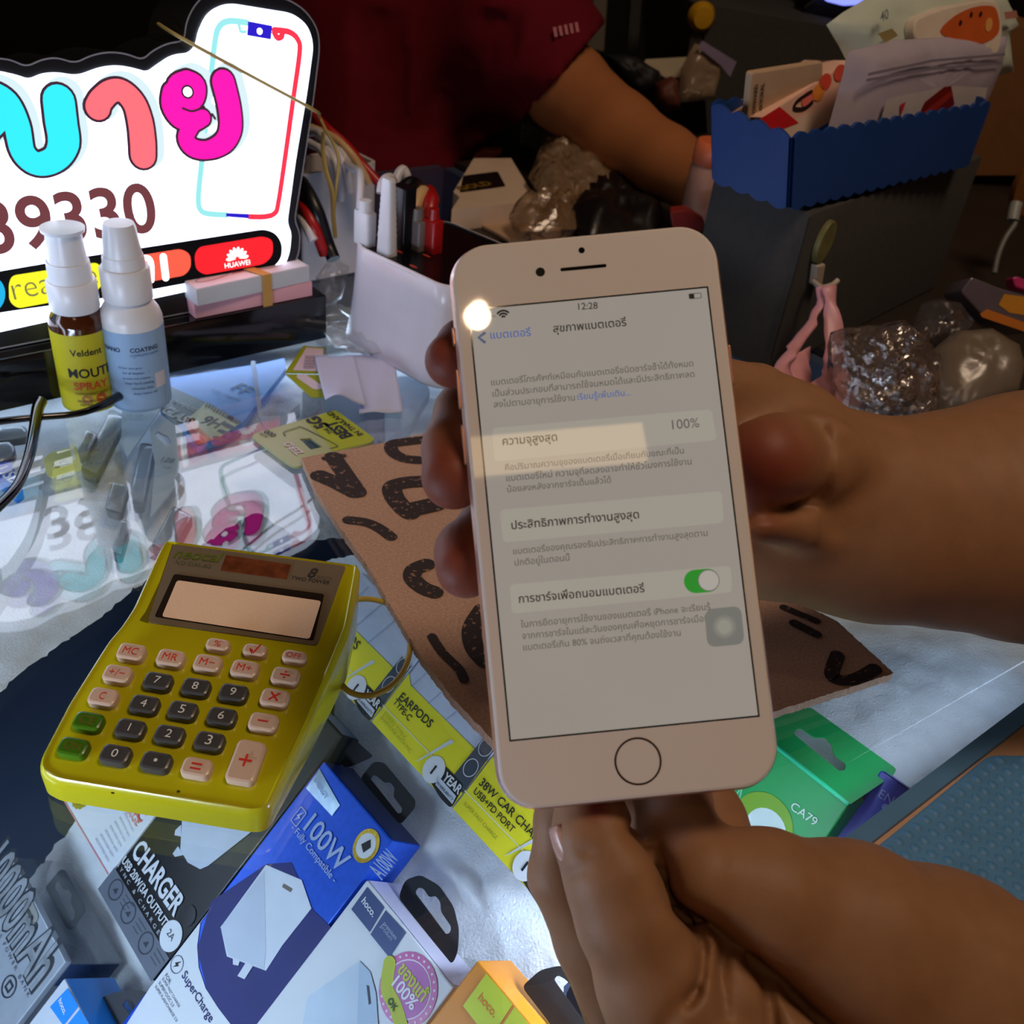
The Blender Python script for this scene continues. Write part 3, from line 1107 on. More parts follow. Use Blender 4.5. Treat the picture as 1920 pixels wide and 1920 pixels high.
prt('icon_mark', rrect(bx-.002, by-.002, bx+.002, by+.002, .0003), C((50, 56, 68)), T, .0004, holes=[rrect(bx-.0012, by-.0012, bx+.0012, by+.0012, .0002)])
ft2 = f.at(0, 0, -.02)
plate('hang_tab', roundpoly(f.pts(KL((472, 555), (620, 378), (665, 378), (868, 750), (868, 790), (740, 980), (690, 970)), -.03), .002), -.0292, -.0288, C((12, 13, 18), 0.7), T,
      holes=[roundpoly(f.pts(KL((562, 560), (580, 500), (605, 500), (660, 582), (705, 578), (738, 625), (728, 700), (770, 800), (765, 870), (730, 885)), -.03), .001)], smooth=False)

# blue and white box at the bottom left
Fb = F2.at(0, 0, .012)
xh, yh = Fb.px(*KL((640, 1462))[0])
xh2, yh2 = Fb.px(*KL((885, 1920))[0])
skyb = mat('sky_blue_card', (40, 146, 250), .35, var=.03)
T, f = carton('charger_box', 'white and sky blue box in the bottom left corner, grey hang tab', F2, xh, xh+.045, yh-.08, yh, .026, C((205, 212, 224), .4), h=.012, top=skyb)
prt('blue_square', f.pts(KL((682, 1560), (792, 1740), (640, 1935), (505, 1748))), skyb, T)
prt('blue_square', f.pts(KL((805, 1770), (920, 1960), (760, 2140), (650, 1960))), skyb, T)
tx(T, f, 'hoco.', KL((592, 1690))[0], KL((648, 1830))[0], WHITE, .02)
tab(T, f, KL((930, 1690), (1150, 1600), (1350, 1575), (1480, 1610), (1560, 1700), (1610, 1850), (1620, 2000), (1100, 2050)), KL((1220, 1725), (1280, 1665), (1330, 1700), (1365, 1770), (1440, 1770), (1475, 1830), (1470, 1960), (1400, 1960)), mat('kraft_grey_card', (62, 62, 66), .7), h=-.014)

# three yellow boxes in a row
yellow = mat('yellow_card', (244, 234, 44), 0.38, var=0.03)
xy0, yy0 = F2.px(697, 1353)
xy1, yy1 = F2.px(847, 1518)
WY = xy1-xy0
yy = (yy0+yy1)/2
HY = .066-yy


def yellow_box(dx, label, texts, xend=None):
    x0, x1 = xy0+dx+.0003, xy1+dx-.0003
    T, f = carton('accessory_box', label, F2, x0, x1, yy, .066, .012, C((206, 216, 236), .4), 'yellow accessory boxes in a row')
    d = np.array([dx, 0])

    def q(*pts):
        return [tuple(np.array(p)+d) for p in f.pts(K6(*pts))]
    yb0 = q((590, 520))[0][1]
    yb1 = q((990, 905))[0][1]
    ym = (yb0+yb1)/2
    prt('yellow_print', [(x0, yy+.0003), (x1, yy+.0003), (x1, ym), (x0+.004, ym), (x0, ym+.003)], yellow, T, .0003)
    prt('grey_strip', q((872, 1065), (1048, 845), (1108, 915), (925, 1165)), C((72, 78, 90), .4), T, .0005)
    for c in ((1058, 905), (972, 1020)):
        bx, by = q(c)[0]
        prt('icon_ring', ell(bx, by, .0030, .0036), WHITE, T, .0006, holes=[ell(bx, by, .0027, .0033)])
    tb = q((775, 985), (830, 1010), (935, 1120), (862, 1252), (800, 1190), (735, 1080))
    prt('badge_print', roundpoly(tb, .002), INK, T, .0006)
    bx, by = q((765, 1030))[0]
    prt('badge_disc', ell(bx, by, .0048, .0052), WHITE, T, .0007)
    a, b = q((762, 1052), (770, 1058))
    txl(T, '1', (bx-.0004, by-.002), (bx+.0005, by-.002), INK, .0, z=.0009, capm=.004)
    a, b = q((812, 1082), (905, 1172))
    txl(T, 'YEAR', a, b, WHITE, .03, z=.0009, hs=1.2)
    prt('badge_strip', q((790, 1065), (892, 1180), (870, 1225), (775, 1115)), C((206, 214, 230)), T, .0008)
    a, b = q((778, 1108), (868, 1210))
    txl(T, 'WARRANTY', a, b, INK, .0, z=.0010)
    a, b = q((470, 660), (800, 1000))
    strokes('white_line', [([a, b], .0004, False)], C((235, 235, 200)), T, .0005)
    pen = q((660, 985), (860, 860), (880, 875), (690, 975))
    prt('cable_picture', pen, C((214, 222, 226)), T, .0005)
    for s, p0, p1, c, bo in texts:
        a, b = f.pts(K6(p0, p1))
        txl(T, s, a, b, c, bo, z=.0006)
    for k in range(3):
        a, b = q((640+k*95, 560+k*95), (820+k*85, 400+k*110))
        strokes('wire_picture', [([a, b], .0006, False)], C((170, 182, 206)), T, .0004)
    return T


dk = C((44, 48, 40))
fade = C((170, 170, 40))
off = np.array([410-860, 760-1255])
yellow_box(-WY, 'yellow and white earphone box next to the rubber band', [('EARPODS', (160, 165), (322, 360), dk, .01)])
yellow_box(0, 'middle yellow and white earphone box, its title fully readable', [('EARPODS', (563, 632), (738, 798), dk, .012), ('TYPE-C', (532, 655), (622, 760), dk, .01), ('STEREO TYPE-C', (478, 720), (600, 865), fade, -.01), ('EARPHONE WITH MIC', (460, 742), (630, 940), fade, -.01)])
yellow_box(WY, 'yellow box printed 38W CAR CHARGER, under the handset corner', [('38W CAR CHARGER', (1015, 1112), (1430, 1530), dk, .012), ('USB+PD PORT', (983, 1158), (1202, 1388), dk, .01), ('SUPER FAST CHARGE', (930, 1225), (1112, 1425), C((130, 130, 40)), -.01)])

# green box
gl0, gr0 = P(*K8((530, 370))[0], -.022), P(*K8((932, 692))[0], -.022)
X = nrm(gr0-gl0)
bg = math.radians(62)
hp = np.array([-X[1], X[0], 0])
Fg = Frame(gl0, X, hp*math.cos(bg)+np.array([0, 0, math.sin(bg)]))
green = mat('green_card', (28, 160, 84), .35, var=.04)
x0 = Fg.px(*K8((108, 622))[0])[0]
x1 = Fg.px(*K8((932, 692))[0])[0]
T, f = carton('cable_box', 'green box with a bent back hang tab near the handset corner', Fg, x0, x1, -.12, 0, .02, green)
tx(T, f, 'CA79', K8((606, 708))[0], K8((745, 808))[0], C((220, 235, 228)), .0)
bx, by = f.px(*K8((450, 800))[0])
prt('lime_ring', ell(bx, by, .0125), C((120, 170, 40)), T, .0003)
prt('white_disc', ell(bx+.002, by-.001, .0085), C((205, 225, 220)), T, .0004)
for q in ((350, 740), (378, 762)):
    sx, sy = f.px(*K8(q)[0])
    prt('star_mark', [(sx+(.0014 if k % 2 == 0 else .0006)*math.sin(k*math.pi/5), sy+(.0014 if k % 2 == 0 else .0006)*math.cos(k*math.pi/5)) for k in range(10)], WHITE, T, .0006)
strokes('cable_picture', [(spline(f.pts(K8((200, 690), (290, 640), (325, 600)))), .0005, False), (spline(f.pts(K8((235, 720), (310, 670), (335, 600)))), .0005, False)], C((150, 220, 180)), T, .0004)
cbox('fold', x0, -.0005, -.0008, x1, .001, .0008, C((50, 205, 150), .3), T)
fh = flat(-.022)
hpts = [Fg.loc(P(*p, -.022)) for p in K8((530, 368), (500, 180), (720, 138), (1205, 485), (1185, 520), (932, 692))]
hole = [fh.px(*p) for p in K8((625, 288), (640, 260), (670, 258), (740, 308), (800, 308), (838, 350), (848, 402), (918, 455), (915, 490), (880, 497))]
tp = plate('hang_tab', roundpoly([fh.px(*p) for p in K8((530, 368), (495, 180), (720, 138), (1205, 485), (1185, 520), (932, 692))], .0015), -.0224, -.022, green, None, holes=[roundpoly(hole, .001)], smooth=False)
tp.parent = T
tp.matrix_parent_inverse = f.M.inverted()
# blue box at the trim
eo = P(*K8((1115, 492))[0], -.020)
X = nrm(P(*K8((1280, 608))[0], -.020)-eo)
hp = np.array([-X[1], X[0], 0])
bg = math.radians(50)
Fe = Frame(eo, X, hp*math.cos(bg)+np.array([0, 0, math.sin(bg)]))
T, f = carton('charger_box', 'dark blue box half hidden by the blue trim', Fe, 0, .034, -.05, 0, .01, mat('violet_blue_card', (38, 50, 150), .3, var=.05), top=C((110, 120, 235)))
tx(T, f, 'ENER', K8((1098, 640))[0], K8((1250, 738))[0], C((130, 140, 190)), -.005)
prt('dot_mark', ell(*f.px(*K8((1142, 703))[0]), .0014), C((110, 120, 185)), T)

# ------------------------------------------------------------------ packs lying under the glass, upper left
def pack(name, label, z, pts, t, m, group=None, cat='pack', hole=None, r=.0015):
    f = flat(z)
    T = thing(name, label, cat, f, group)
    plate('card', roundpoly(f.pts(pts), r), -t, 0, m, T, holes=[roundpoly(f.pts(hole), .001)] if hole else (), smooth=False)
    return T, f


T, f = pack('screen_protector_pack', 'blue and grey tempered glass pack marked FF and 9H', -.022, KF((60, 170), (1000, 20), (1320, -50), (1335, 60), (865, 645), (400, 895), (170, 690), (0, 520)), .004, C((72, 140, 226), .35))
prt('grey_band', f.pts(KF((105, 255), (490, 425), (285, 605), (170, 675), (10, 520), (60, 330))), C((96, 108, 108), .4), T)
prt('label_print', f.pts(KF((490, 428), (862, 640), (640, 790), (402, 880), (280, 690), (290, 606))), C((206, 212, 168), .4), T, .0004)
prt('orange_print', f.pts(KF((285, 610), (360, 590), (420, 700), (560, 820), (402, 880), (280, 700))), C((240, 150, 100), .4), T, .0005)
prt('red_print', f.pts(KF((280, 690), (330, 690), (480, 830), (402, 880))), C((225, 80, 70), .4), T, .0006)
for k in range(10):
    a, b = (505+k*30, 432+k*17), (485+k*30, 470+k*17)
    strokes('bar_print', [(f.pts(KF(a, b)), .0012, False)], C((96, 108, 108)), T, .0006)
for k in range(4):
    strokes('bar_print', [(f.pts(KF((740-k*50, 590+k*70), (830-k*55, 640+k*62))), .0032, False)], C((70, 78, 90)), T, .0006)
tx(T, f, 'FF', KF((738, 285))[0], KF((890, 350))[0], C((52, 84, 110)), .0, hs=1.1)
tx(T, f, 'FULL FRAME', KF((530, 300))[0], KF((825, 412))[0], C((58, 92, 140)), .0)
tx(T, f, 'SCREEN PROTECTOR', KF((560, 350))[0], KF((800, 462))[0], C((58, 92, 150)), -.01)
tx(T, f, 'TEMPERED', KF((60, 400))[0], KF((375, 530))[0], C((200, 208, 210)), .02)
tx(T, f, 'GLASS', KF((0, 520))[0], KF((280, 665))[0], C((206, 212, 214)), .03, hs=1.4)
tx(T, f, '9H', KF((405, 640))[0], KF((590, 705))[0], C((66, 74, 70)), .02, hs=1.3)
T, f = pack('screen_protector_pack', 'clear pack seen under the glass between blue pack and sim card', -.016, KF((960, -20), (1010, -20), (1090, 560), (1330, 560), (1480, 430), (1480, 540), (1300, 700), (1110, 690), (1040, 560)), .002, film('milky_film', (214, 220, 240), .55, .2))
T, f = pack('accessory_box', 'slate grey box under the glass below the folded labels', -.022, KS((640, 900), (900, 840), (1230, 900), (1230, 1230), (1100, 1330), (640, 1160)), .008, C((84, 96, 124), .35))
prt('side_print', f.pts(KS((1080, 1010), (1220, 1010), (1230, 1230), (1110, 1280))), C((70, 64, 96)), T)
T, f = pack('accessory_box', 'pale blue box under the glass right of the folded labels', -.020, KS((1230, 800), (1520, 780), (1560, 900), (1420, 1130), (1235, 1250)), .006, C((150, 176, 200), .35))
grey_card = C((176, 190, 196), .45)
T, f = pack('memory_card_pack', 'pale grey hanging card under the white spray bottle', -.020, KG((1330, 60), (1480, -70), (1800, -60), (1700, 120), (1390, 565), (1320, 400)), .001, grey_card, 'memory cards under the glass')
tx(T, f, '16 GB', KG((1390, 130))[0], KG((1560, 130))[0], C((120, 134, 140)), .0)
T, f = pack('memory_card_pack', 'pale grey hanging card printed 128 under the glass', -.018, KG((1630, 250), (1740, 90), (1990, 270), (2010, 760), (1640, 1225), (1690, 640)), .001, grey_card, 'memory cards under the glass',
            hole=KG((1690, 310), (1720, 280), (1790, 320), (1825, 330), (1872, 405), (1860, 445), (1825, 450), (1700, 335)))
tx(T, f, '128', KG((1750, 620))[0], KG((1880, 640))[0], C((96, 110, 116)), .0, hs=1.3)
tx(T, f, 'GB', KG((1770, 690))[0], KG((1850, 705))[0], C((120, 134, 140)), .0)
dgrey = C((96, 104, 106), .3)
blister = film('blister_plastic', (200, 214, 230), .3, .25, glossw=.2)
for lab, pts, z in (('grey blister pack under the glass below the brown bottle', KG((1049, 804), (1389, 124), (1210, 35), (870, 715)), -.024),
                    ('dark accessory in clear blister right of the yellow label', KG((938, 588), (1068, 318), (951, 261), (821, 531)), -.021),
                    ('dark accessory under the glass left of the card printed 128', KG((1321, 1196), (1411, 886), (1228, 833), (1138, 1143)), -.023),
                    ('long grey pack beside the card printed 128', KG((1563, 1117), (1703, 437), (1536, 402), (1396, 1082)), -.024),
                    ('dark cable pack just above the calculator corner', KG((1322, 1655), (1432, 1275), (1327, 1244), (1217, 1624)), -.023),
                    ('dark pack half covered by the top of the calculator', KG((1859, 1660), (2109, 1210), (1890, 1089), (1640, 1539)), -.024),
                    ('grey pack by the black sign base, left of the brown bottle', KG((-60, 260), (300, 240), (290, 350), (0, 390), (-60, 380)), -.022),
                    ('dark blue pack at the left edge under the spectacles', KG((-80, 420), (120, 400), (172, 470), (150, 560), (0, 640), (-80, 640)), -.022)):
    col = dgrey if 'blue' not in lab else C((46, 56, 90), .3)
    T, f = pack('accessory_pack', lab, z, pts, .004, col, r=.003)
    n = f.pts(pts)
    cx, cy = np.mean(np.array(n), axis=0)
    pillow('blister', [(cx+(x-cx)*.9, cy+(y-cy)*.9) for x, y in n], .0018, blister, T, rings=8, back=False, z0=.0006)
T, f = pack('accessory_pack', 'bright blue pack at the left edge under the glass', -.021, KG((-80, 640), (110, 610), (205, 800), (260, 960), (180, 1020), (-80, 800)), .003, C((30, 84, 210), .3))
tx(T, f, 'USB', KG((-60, 720))[0], KG((130, 860))[0], WHITE, .02)
T, f = pack('label_pack', 'small pale yellow label under the glass near the spectacles', -.019, KG((470, 590), (540, 520), (830, 435), (895, 690), (560, 785), (505, 740)), .001, C((222, 222, 140), .25), r=.002)
tx(T, f, 'LG', KG((610, 690))[0], KG((760, 640))[0], C((170, 172, 110)), .02)
prt('pale_patch', f.pts(KG((765, 450), (800, 425), (830, 600), (790, 610))), C((240, 240, 220), .1), T)  # pale smooth patch at the label's right edge

# ------------------------------------------------------------------ calculator
co = P(78, 1452, .011)
cx1 = P(508, 1530, .011)
X = nrm(cx1-co)
hp = np.array([-X[1], X[0], 0])
tl = math.radians(12)
FCc = Frame(co, X, hp*math.cos(tl)+np.array([0, 0, math.sin(tl)]))
calc = thing('calculator', 'lime yellow pocket calculator with grey, cream and green keys lying on the glass', 'calculator', FCc)
olive = mat('lime_plastic', (196, 190, 22), 0.22, var=0.03, coat=0.4)
out = FCc.pts(K3((745, 82), (1835, 222), (1845, 250), (1785, 590), (1700, 800), (1560, 1130), (1345, 1595), (1295, 1632), (1225, 1640), (125, 1462), (45, 1415), (25, 1370), (40, 1305), (200, 1000), (420, 655), (490, 575), (560, 470), (700, 160)))
out = roundpoly(ccw(out), .0022, 3)
nO = len(out)
verts, faces = [], []
r0 = inset(out, .0021)
r1 = inset(out, .0016)
r2 = inset(out, .0006)
base_ring = inset(out, .0030)


def down(p):                       # underside vertex just above the glass
    x, y = p
    q = FCc.w(x, y, 0)
    d = (q[2]-.0012)
    lz = FCc.loc((q[0], q[1], q[2]-d))
    return lz


rings = [[down(p) for p in base_ring], [down(p) for p in inset(out, .0008)], [(x, y, -.0035) for x, y in out], [(x, y, -.0012) for x, y in r2], [(x, y, 0) for x, y in r1], [(x, y, -.0004) for x, y in r0]]
# lower side stays above the glass at the thin front end
for r in rings:
    verts += r
for r in range(len(rings)-1):
    for i in range(nO):
        j = (i+1) % nO
        faces.append((r*nO+i, r*nO+j, (r+1)*nO+j, (r+1)*nO+i))
pts, tris = tess([r0])
s = len(verts)
verts += [(x, y, -.0004) for x, y in pts]
faces += [tuple(a+s for a in t) for t in tris]
pts, tris = tess([base_ring])
s = len(verts)
verts += [down(p) for p in pts]
faces += [(t[0]+s, t[2]+s, t[1]+s) for t in tris]
autosmooth(mk('shell', verts, faces, olive, calc), 55)
bez = mat('display_bezel', (122, 108, 88), 0.3, var=.02)
plate('display_bezel', roundpoly(FCc.pts(K3((795, 122), (1768, 246), (1745, 300), (1605, 692), (650, 560))), .0015), -.0004, .0002, bez, calc, smooth=False)
prt('cove_shade', FCc.pts(K3((790, 122), (797, 122), (655, 562), (605, 548), (640, 500), (720, 330))), C((112, 100, 6), .3), calc, .0001)  # darker flat patch: shading of the concave edge put into the colour
prt('display_frame', roundpoly(FCc.pts(K3((800, 292), (1645, 405), (1585, 668), (690, 532))), .001), C((44, 34, 28), .2), calc, .0004)
lcd = mat('display_film', (255, 214, 180), 0.5, metal=0.0, var=0.10, vscale=2600)  # peach base colour carries the glare of the ceiling light
prt('display', roundpoly(FCc.pts(K3((818, 330), (1628, 447), (1562, 662), (732, 535))), .0012), lcd, calc, .0007)
plate('solar_cell', FCc.pts(K3((1092, 186), (1458, 240), (1433, 322), (1060, 272))), .0002, .0004, mat('solar_cell', (112, 60, 36), 0.15, var=.35, vscale=220), calc, smooth=False)
gtxt = C((96, 110, 20), .3)
tx(calc, FCc, 'neocal', K3((795, 200))[0], K3((1050, 226))[0], gtxt, .015, slant=.25, z=.0006)
tx(calc, FCc, 'ND-2256-8G', K3((806, 236))[0], K3((1006, 262))[0], C((84, 84, 30)), .0, z=.0006)
tx(calc, FCc, '8', K3((1545, 308))[0], K3((1590, 314))[0], C((50, 44, 34)), .02, slant=.2, z=.0006)
tx(calc, FCc, 'DIGITS', K3((1602, 316))[0], K3((1685, 328))[0], C((90, 80, 60)), .0, z=.0006)
tx(calc, FCc, 'TWO POWER', K3((1457, 322))[0], K3((1674, 352))[0], C((50, 44, 34)), .01, z=.0006)
cream = mat('cream_key', (214, 184, 160), 0.28, var=.02)
greyk = mat('grey_key', (70, 68, 66), 0.3, var=.04)
greenk = mat('green_key', (66, 112, 18), 0.25, var=.05)
red = C((214, 52, 36), .4)
keyw = C((226, 224, 216), .4)
brn = C((110, 84, 24), .4)
big, small = (.0092, .0062), (.0082, .0046)
keys = [('MC', 557, 722, cream, red, big), ('MR', 779, 756, cream, red, big), ('%', 1045, 682, cream, red, small), ('√', 1254, 713, cream, red, small), ('OFF', 1475, 749, cream, red, small),
        ('M−', 987, 786, cream, red, big), ('M+', 1196, 817, cream, red, big), ('+/−', 480, 845, cream, red, big), ('7', 706, 886, greyk, keyw, big), ('8', 920, 919, greyk, keyw, big), ('9', 1132, 952, greyk, keyw, big),
        ('÷', 1424, 858, cream, red, big), ('C', 399, 975, cream, red, big), ('4', 630, 1016, greyk, keyw, big), ('5', 846, 1050, greyk, keyw, big), ('6', 1066, 1085, greyk, keyw, big), ('×', 1364, 980, cream, red, big),
        ('CE', 314, 1112, greenk, brn, big), ('1', 550, 1152, greyk, keyw, big), ('2', 771, 1187, greyk, keyw, big), ('3', 997, 1224, greyk, keyw, big), ('−', 1300, 1117, cream, red, big),
        ('ON', 229, 1258, greenk, brn, big), ('0', 467, 1298, greyk, keyw, big), ('.', 696, 1338, greyk, keyw, big), ('=', 925, 1372, cream, red, big), ('+', 1202, 1338, cream, red, (.0092, .0142))]
for s, kx, ky, km, tm, (kw, kh) in keys:
    x, y = FCc.px(*K3((kx, ky))[0], .0024)
    kb = plate('key', [(x+a, y+b) for a, b in rrect(-kw/2, -kh/2, kw/2, kh/2, .0019, 4)], -.0004, .0026, km, calc, bev=.0009)
    n = {'.': .0007, '1': .0011}.get(s, .0019 if len(s) == 1 else .0050)
    if s in ('−', '=', '+', '×', '÷', '√'):
        n = .0034
    if s == '+':
        n = .0042
    if s in ('%',):
        n = .0024
    if len(s) == 3:
        n = .0052
    th = .0015 if kh < .005 else .0017
    if s == '.':
        prt('key_mark', ell(x, y, .0006, n=10), tm, kb, .0028)
        continue
    v, fc = text_geo(s, .0)
    cxm, cym = (v[:, 0].min()+v[:, 0].max())/2, (v[:, 1].min()+v[:, 1].max())/2
    sc = n/(v[:, 0].max()-v[:, 0].min())
    sy = sc if s in ('−', '=', '+', '×', '÷', '√', '+/−') else max(sc*.9, (.0028 if kh > .005 else .0020)/.727)
    if s == '1':
        sc = sy = .0028/.727
    mk('key_mark', [(x+(a-cxm)*sc, y+(b-cym)*sy, .0028) for a, b in v], fc, tm, kb)
for k, (a_, b_) in enumerate(((455, 1522), (825, 1512))):
    x, y = FCc.px(*K3((a_, b_))[0])
    prt('chip_mark', ell(x, y, .0006, .0003, n=8), C((40, 36, 8)), calc, .0002)

# ------------------------------------------------------------------ handset held in the hand
FP = Frame(CO+CM @ (np.array([-10.3376, -49.4635, 242.7377])/1000), CM @ np.array([.995284, -.096396, .010813]), -(CM @ np.array([.096991, .990543, -.097042])))
ph = thing('handset', 'white and rose gold smartphone held upright, screen showing a settings page', 'phone', FP)
rose = mat('rose_gold', (214, 164, 142), 0.25, metal=0.6, var=.03)
plate('frame', rrect(-.0044, -.1212, .0629, .0172, .0098, 10), -.0072, -.0004, rose, ph, bev=.0026, taper=.0022)
bezel = mat('white_glass', (232, 223, 217), 0.03, var=.0)
plate('front_panel', rrect(-.0036, -.1204, .0621, .0164, .0092, 10), -.0012, .0, bezel, ph, bev=.0008)
prt('screen_edge', [(-.0004, -.1044), (.0589, -.1044), (.0589, .0004), (-.0004, .0004)], mat('screen_black', (6, 6, 8), .06), ph, .00003)
scr = prt('screen', [(0, -.104), (.0585, -.104), (.0585, 0), (0, 0)], emis('screen_page', (146, 138, 129), 1.0, .5), ph, .00006)


def stx(s, a, b, c, bold=0.0, hs=1.0, k=PH1):
    return tx(scr, FP, s, k(a)[0], k(b)[0], c, bold, hs, z=.00014)


tk = emis('page_text_black', (34, 30, 26), 1.0, .4)
tg = emis('page_text_grey', (86, 81, 76), 1.0, .4)
tb_ = emis('page_text_blue', (52, 84, 150), 1.0, .4)
panel = emis('page_card', (154, 147, 136), 1.0, .5)


def spoly(name, l, m, z):
    return prt(name, l, m, scr, z)


for (a, b, c, d) in (((255, 1185), (1530, 1075), (1560, 1255), (270, 1380)), ((300, 1660), (1590, 1550), (1600, 1735), (320, 1850))):
    spoly('page_card', roundpoly(FP.pts(PH1(a, b, c, d)), .0012), panel, .00009)
spoly('page_card', roundpoly(FP.pts(PH2((360, 545), (1640, 435), (1650, 590), (370, 715))), .0012), panel, .00009)
stx('สุขภาพแบตเตอรี่', (612, 630), (1037, 592), tk, .012)
stx('แบตเตอรี่', (248, 668), (482, 650), tb_, .004)
stx('12:28', (757, 499), (870, 492), tk, .006)
strokes('back_mark', [(FP.pts(PH1((212, 634), (178, 660), (212, 687))), .0007, False)], emis('page_mark_grey', (74, 84, 110), 1, .4), scr, .00012)
bx, by = FP.px(*PH1((322, 545))[0])
for k in range(3):
    r = .0004+k*.0007
    strokes('wifi_mark', [([(bx+r*math.cos(a), by+r*math.sin(a)) for a in np.linspace(.75, 2.4, 8)], .0005, False)], tk, scr, .00012)
stx('TH', (250, 545), (274, 543), tk)
bp = FP.pts(PH1((1395, 405), (1470, 399), (1474, 432), (1399, 438)))
prt('battery_outline', roundpoly(bp, .0004), tg, scr, .00011, holes=[roundpoly(inset(ccw(bp), .0002), .0003)])
spoly('battery_level', FP.pts(PH1((1399, 408), (1428, 406), (1431, 433), (1402, 435))), tk, .00013)
L1 = [('แบตเตอรี่โทรศัพท์เหมือนกับแบตเตอรี่ชนิดชาร์จซ้ำได้ทั้งหมด', (252, 938), (1425, 826)), ('เป็นส่วนประกอบที่สามารถใช้จนหมดได้และมีประสิทธิภาพลด', (260, 1004), (1432, 888)),
      ('ลงไปตามอายุการใช้งาน', (267, 1067), (738, 1025)), ('คือปริมาณความจุของแบตเตอรี่เมื่อเทียบกับขณะที่เป็น', (333, 1432), (1370, 1332)),
      ('แบตเตอรี่ใหม่ ความจุที่ลดลงอาจทำให้ชั่วโมงการใช้งาน', (340, 1494), (1415, 1396)), ('น้อยลงหลังจากชาร์จเต็มแล้วได้', (346, 1558), (948, 1502))]
for s, a, b in L1:
    stx(s, a, b, tg, .005)
stx('เรียนรู้เพิ่มเติม...', (752, 1022), (1060, 995), tb_)
stx('ความจุสูงสุด', (318, 1285), (635, 1258), tk, .012)
stx('100%', (1303, 1193), (1460, 1180), tg)
stx('ประสิทธิภาพการทำงานสูงสุด', (370, 1773), (1110, 1708), tk, .012)
for s, a, b in (('แบตเตอรี่ของคุณรองรับประสิทธิภาพการทำงานสูงสุดตาม', (380, 370), (1508, 262)), ('ปกติอยู่ในตอนนี้', (388, 436), (708, 405)),
                ('ในการยืดอายุการใช้งานของแบตเตอรี่ iPhone จะเรียนรู้', (425, 795), (1525, 690)), ('จากการชาร์จในแต่ละวันของคุณเพื่อหยุดการชาร์จเมื่อมี', (432, 862), (1515, 757)),
                ('แบตเตอรี่เกิน 80% จนถึงเวลาที่คุณต้องใช้งาน', (438, 928), (1352, 842))):
    stx(s, a, b, tg, .005, k=PH2)
stx('การชาร์จเพื่อถนอมแบตเตอรี่', (412, 652), (1142, 588), tk, .012, k=PH2)
strokes('toggle', [(FP.pts(PH2((1437, 527), (1508, 521))), .0056*1.0, False)], emis('toggle_green', (44, 132, 42), 1.0, .4), scr, .00011)
bx, by = FP.px(*PH2((1513, 521))[0])
spoly('toggle_knob', ell(bx, by, .0026), emis('toggle_rim', (104, 98, 92), 1.0, .4), .00013)
spoly('toggle_knob', ell(bx, by, .0024), emis('toggle_white', (164, 158, 150), 1.0, .4), .00016)
tq = FP.pts(PH2((1488, 690), (1700, 668), (1722, 890), (1505, 910)))
spoly('touch_button', roundpoly(tq, .0022, 6), emis('touch_grey', (112, 110, 104), 1, .4), .00018)
bx, by = np.mean(np.array(tq), axis=0)
for r, c in ((.0028, (120, 118, 110)), (.0022, (130, 128, 118)), (.0016, (140, 138, 126))):
    spoly('touch_ring', ell(bx, by, r), emis('touch_ring', c, 1, .4), .0002+.00002*(3-r*1000))
blk = mat('sensor_black', (4, 4, 5), .1)
bx, by = FP.px(*PH1((776, 153))[0])
prt('front_camera', ell(bx, by, .00078), blk, ph, .00004)
bx, by = FP.px(*PH1((536, 279))[0])
prt('proximity_sensor', ell(bx, by, .00115), blk, ph, .00004)
strokes('earpiece_slot', [(FP.pts(PH1((662, 265), (910, 242))), .00085, False)], blk, ph, .00004)
bx, by = FP.px(*PH2((1103, 1571))[0])
prt('home_button_ring', ell(bx, by, .00555, n=48), mat('home_ring', (70, 44, 34), .2, metal=.5), ph, .00004, holes=[ell(bx, by, .0051, n=48)])
for y0_, y1_, nm in ((-.0235, -.0135, 'volume_button'), (-.0375, -.0275, 'volume_button'), (-.0075, -.0030, 'mute_switch')):
    plate(nm, rrect(-.0050, y0_, -.0042, y1_, .0003, 2), -.0046, -.0028, rose, ph, bev=.0003)
plate('power_button', rrect(.0627, -.0240, .0634, -.0140, .0003, 2), -.0046, -.0028, rose, ph, bev=.0003)

# ------------------------------------------------------------------ light box sign
bL, bR = P(0, 773), P(613, 635)
SX = nrm((bR-bL)*np.array([1, 1, 0]))
SN = np.array([-SX[1], SX[0], 0])
BH = .027
lean = math.radians(9)
FS = Frame(bL+SN*.010+np.array([0, 0, BH]), SX, np.array([0, 0, math.cos(lean)])+SN*math.sin(lean))
FBs = Frame(bL, SX, SN)
gblack = mat('gloss_black', (7, 8, 12), .12, var=0, coat=.3)
Lb = np.linalg.norm(bR-bL)
base = thing('sign_base', 'glossy black plinth under the lit sign', 'plinth', FBs)
plate('block', rrect(-.30, 0.0, Lb, .085, .001, 2), .0006, BH, gblack, base, bev=.0008)
sign = thing('light_box_sign', 'glowing white shop sign with big Thai letters, phone outline and brand badges', 'sign', FS)
so = K1((-760, 300), (-560, 250), (-350, 330), (-200, 290), (-60, 320), (60, 330), (145, 372), (230, 330), (320, 318), (420, 352), (500, 310), (600, 287), (700, 295), (800, 332), (850, 285), (940, 238), (1032, 228), (1040, 130), (1085, 30), (1160, -45), (1300, -75), (1620, -10), (1725, 60), (1790, 165), (1800, 270), (1765, 560), (1705, 960), (1658, 1240), (1690, 1310), (1684, 1420), (1655, 1490), (1600, 1580))
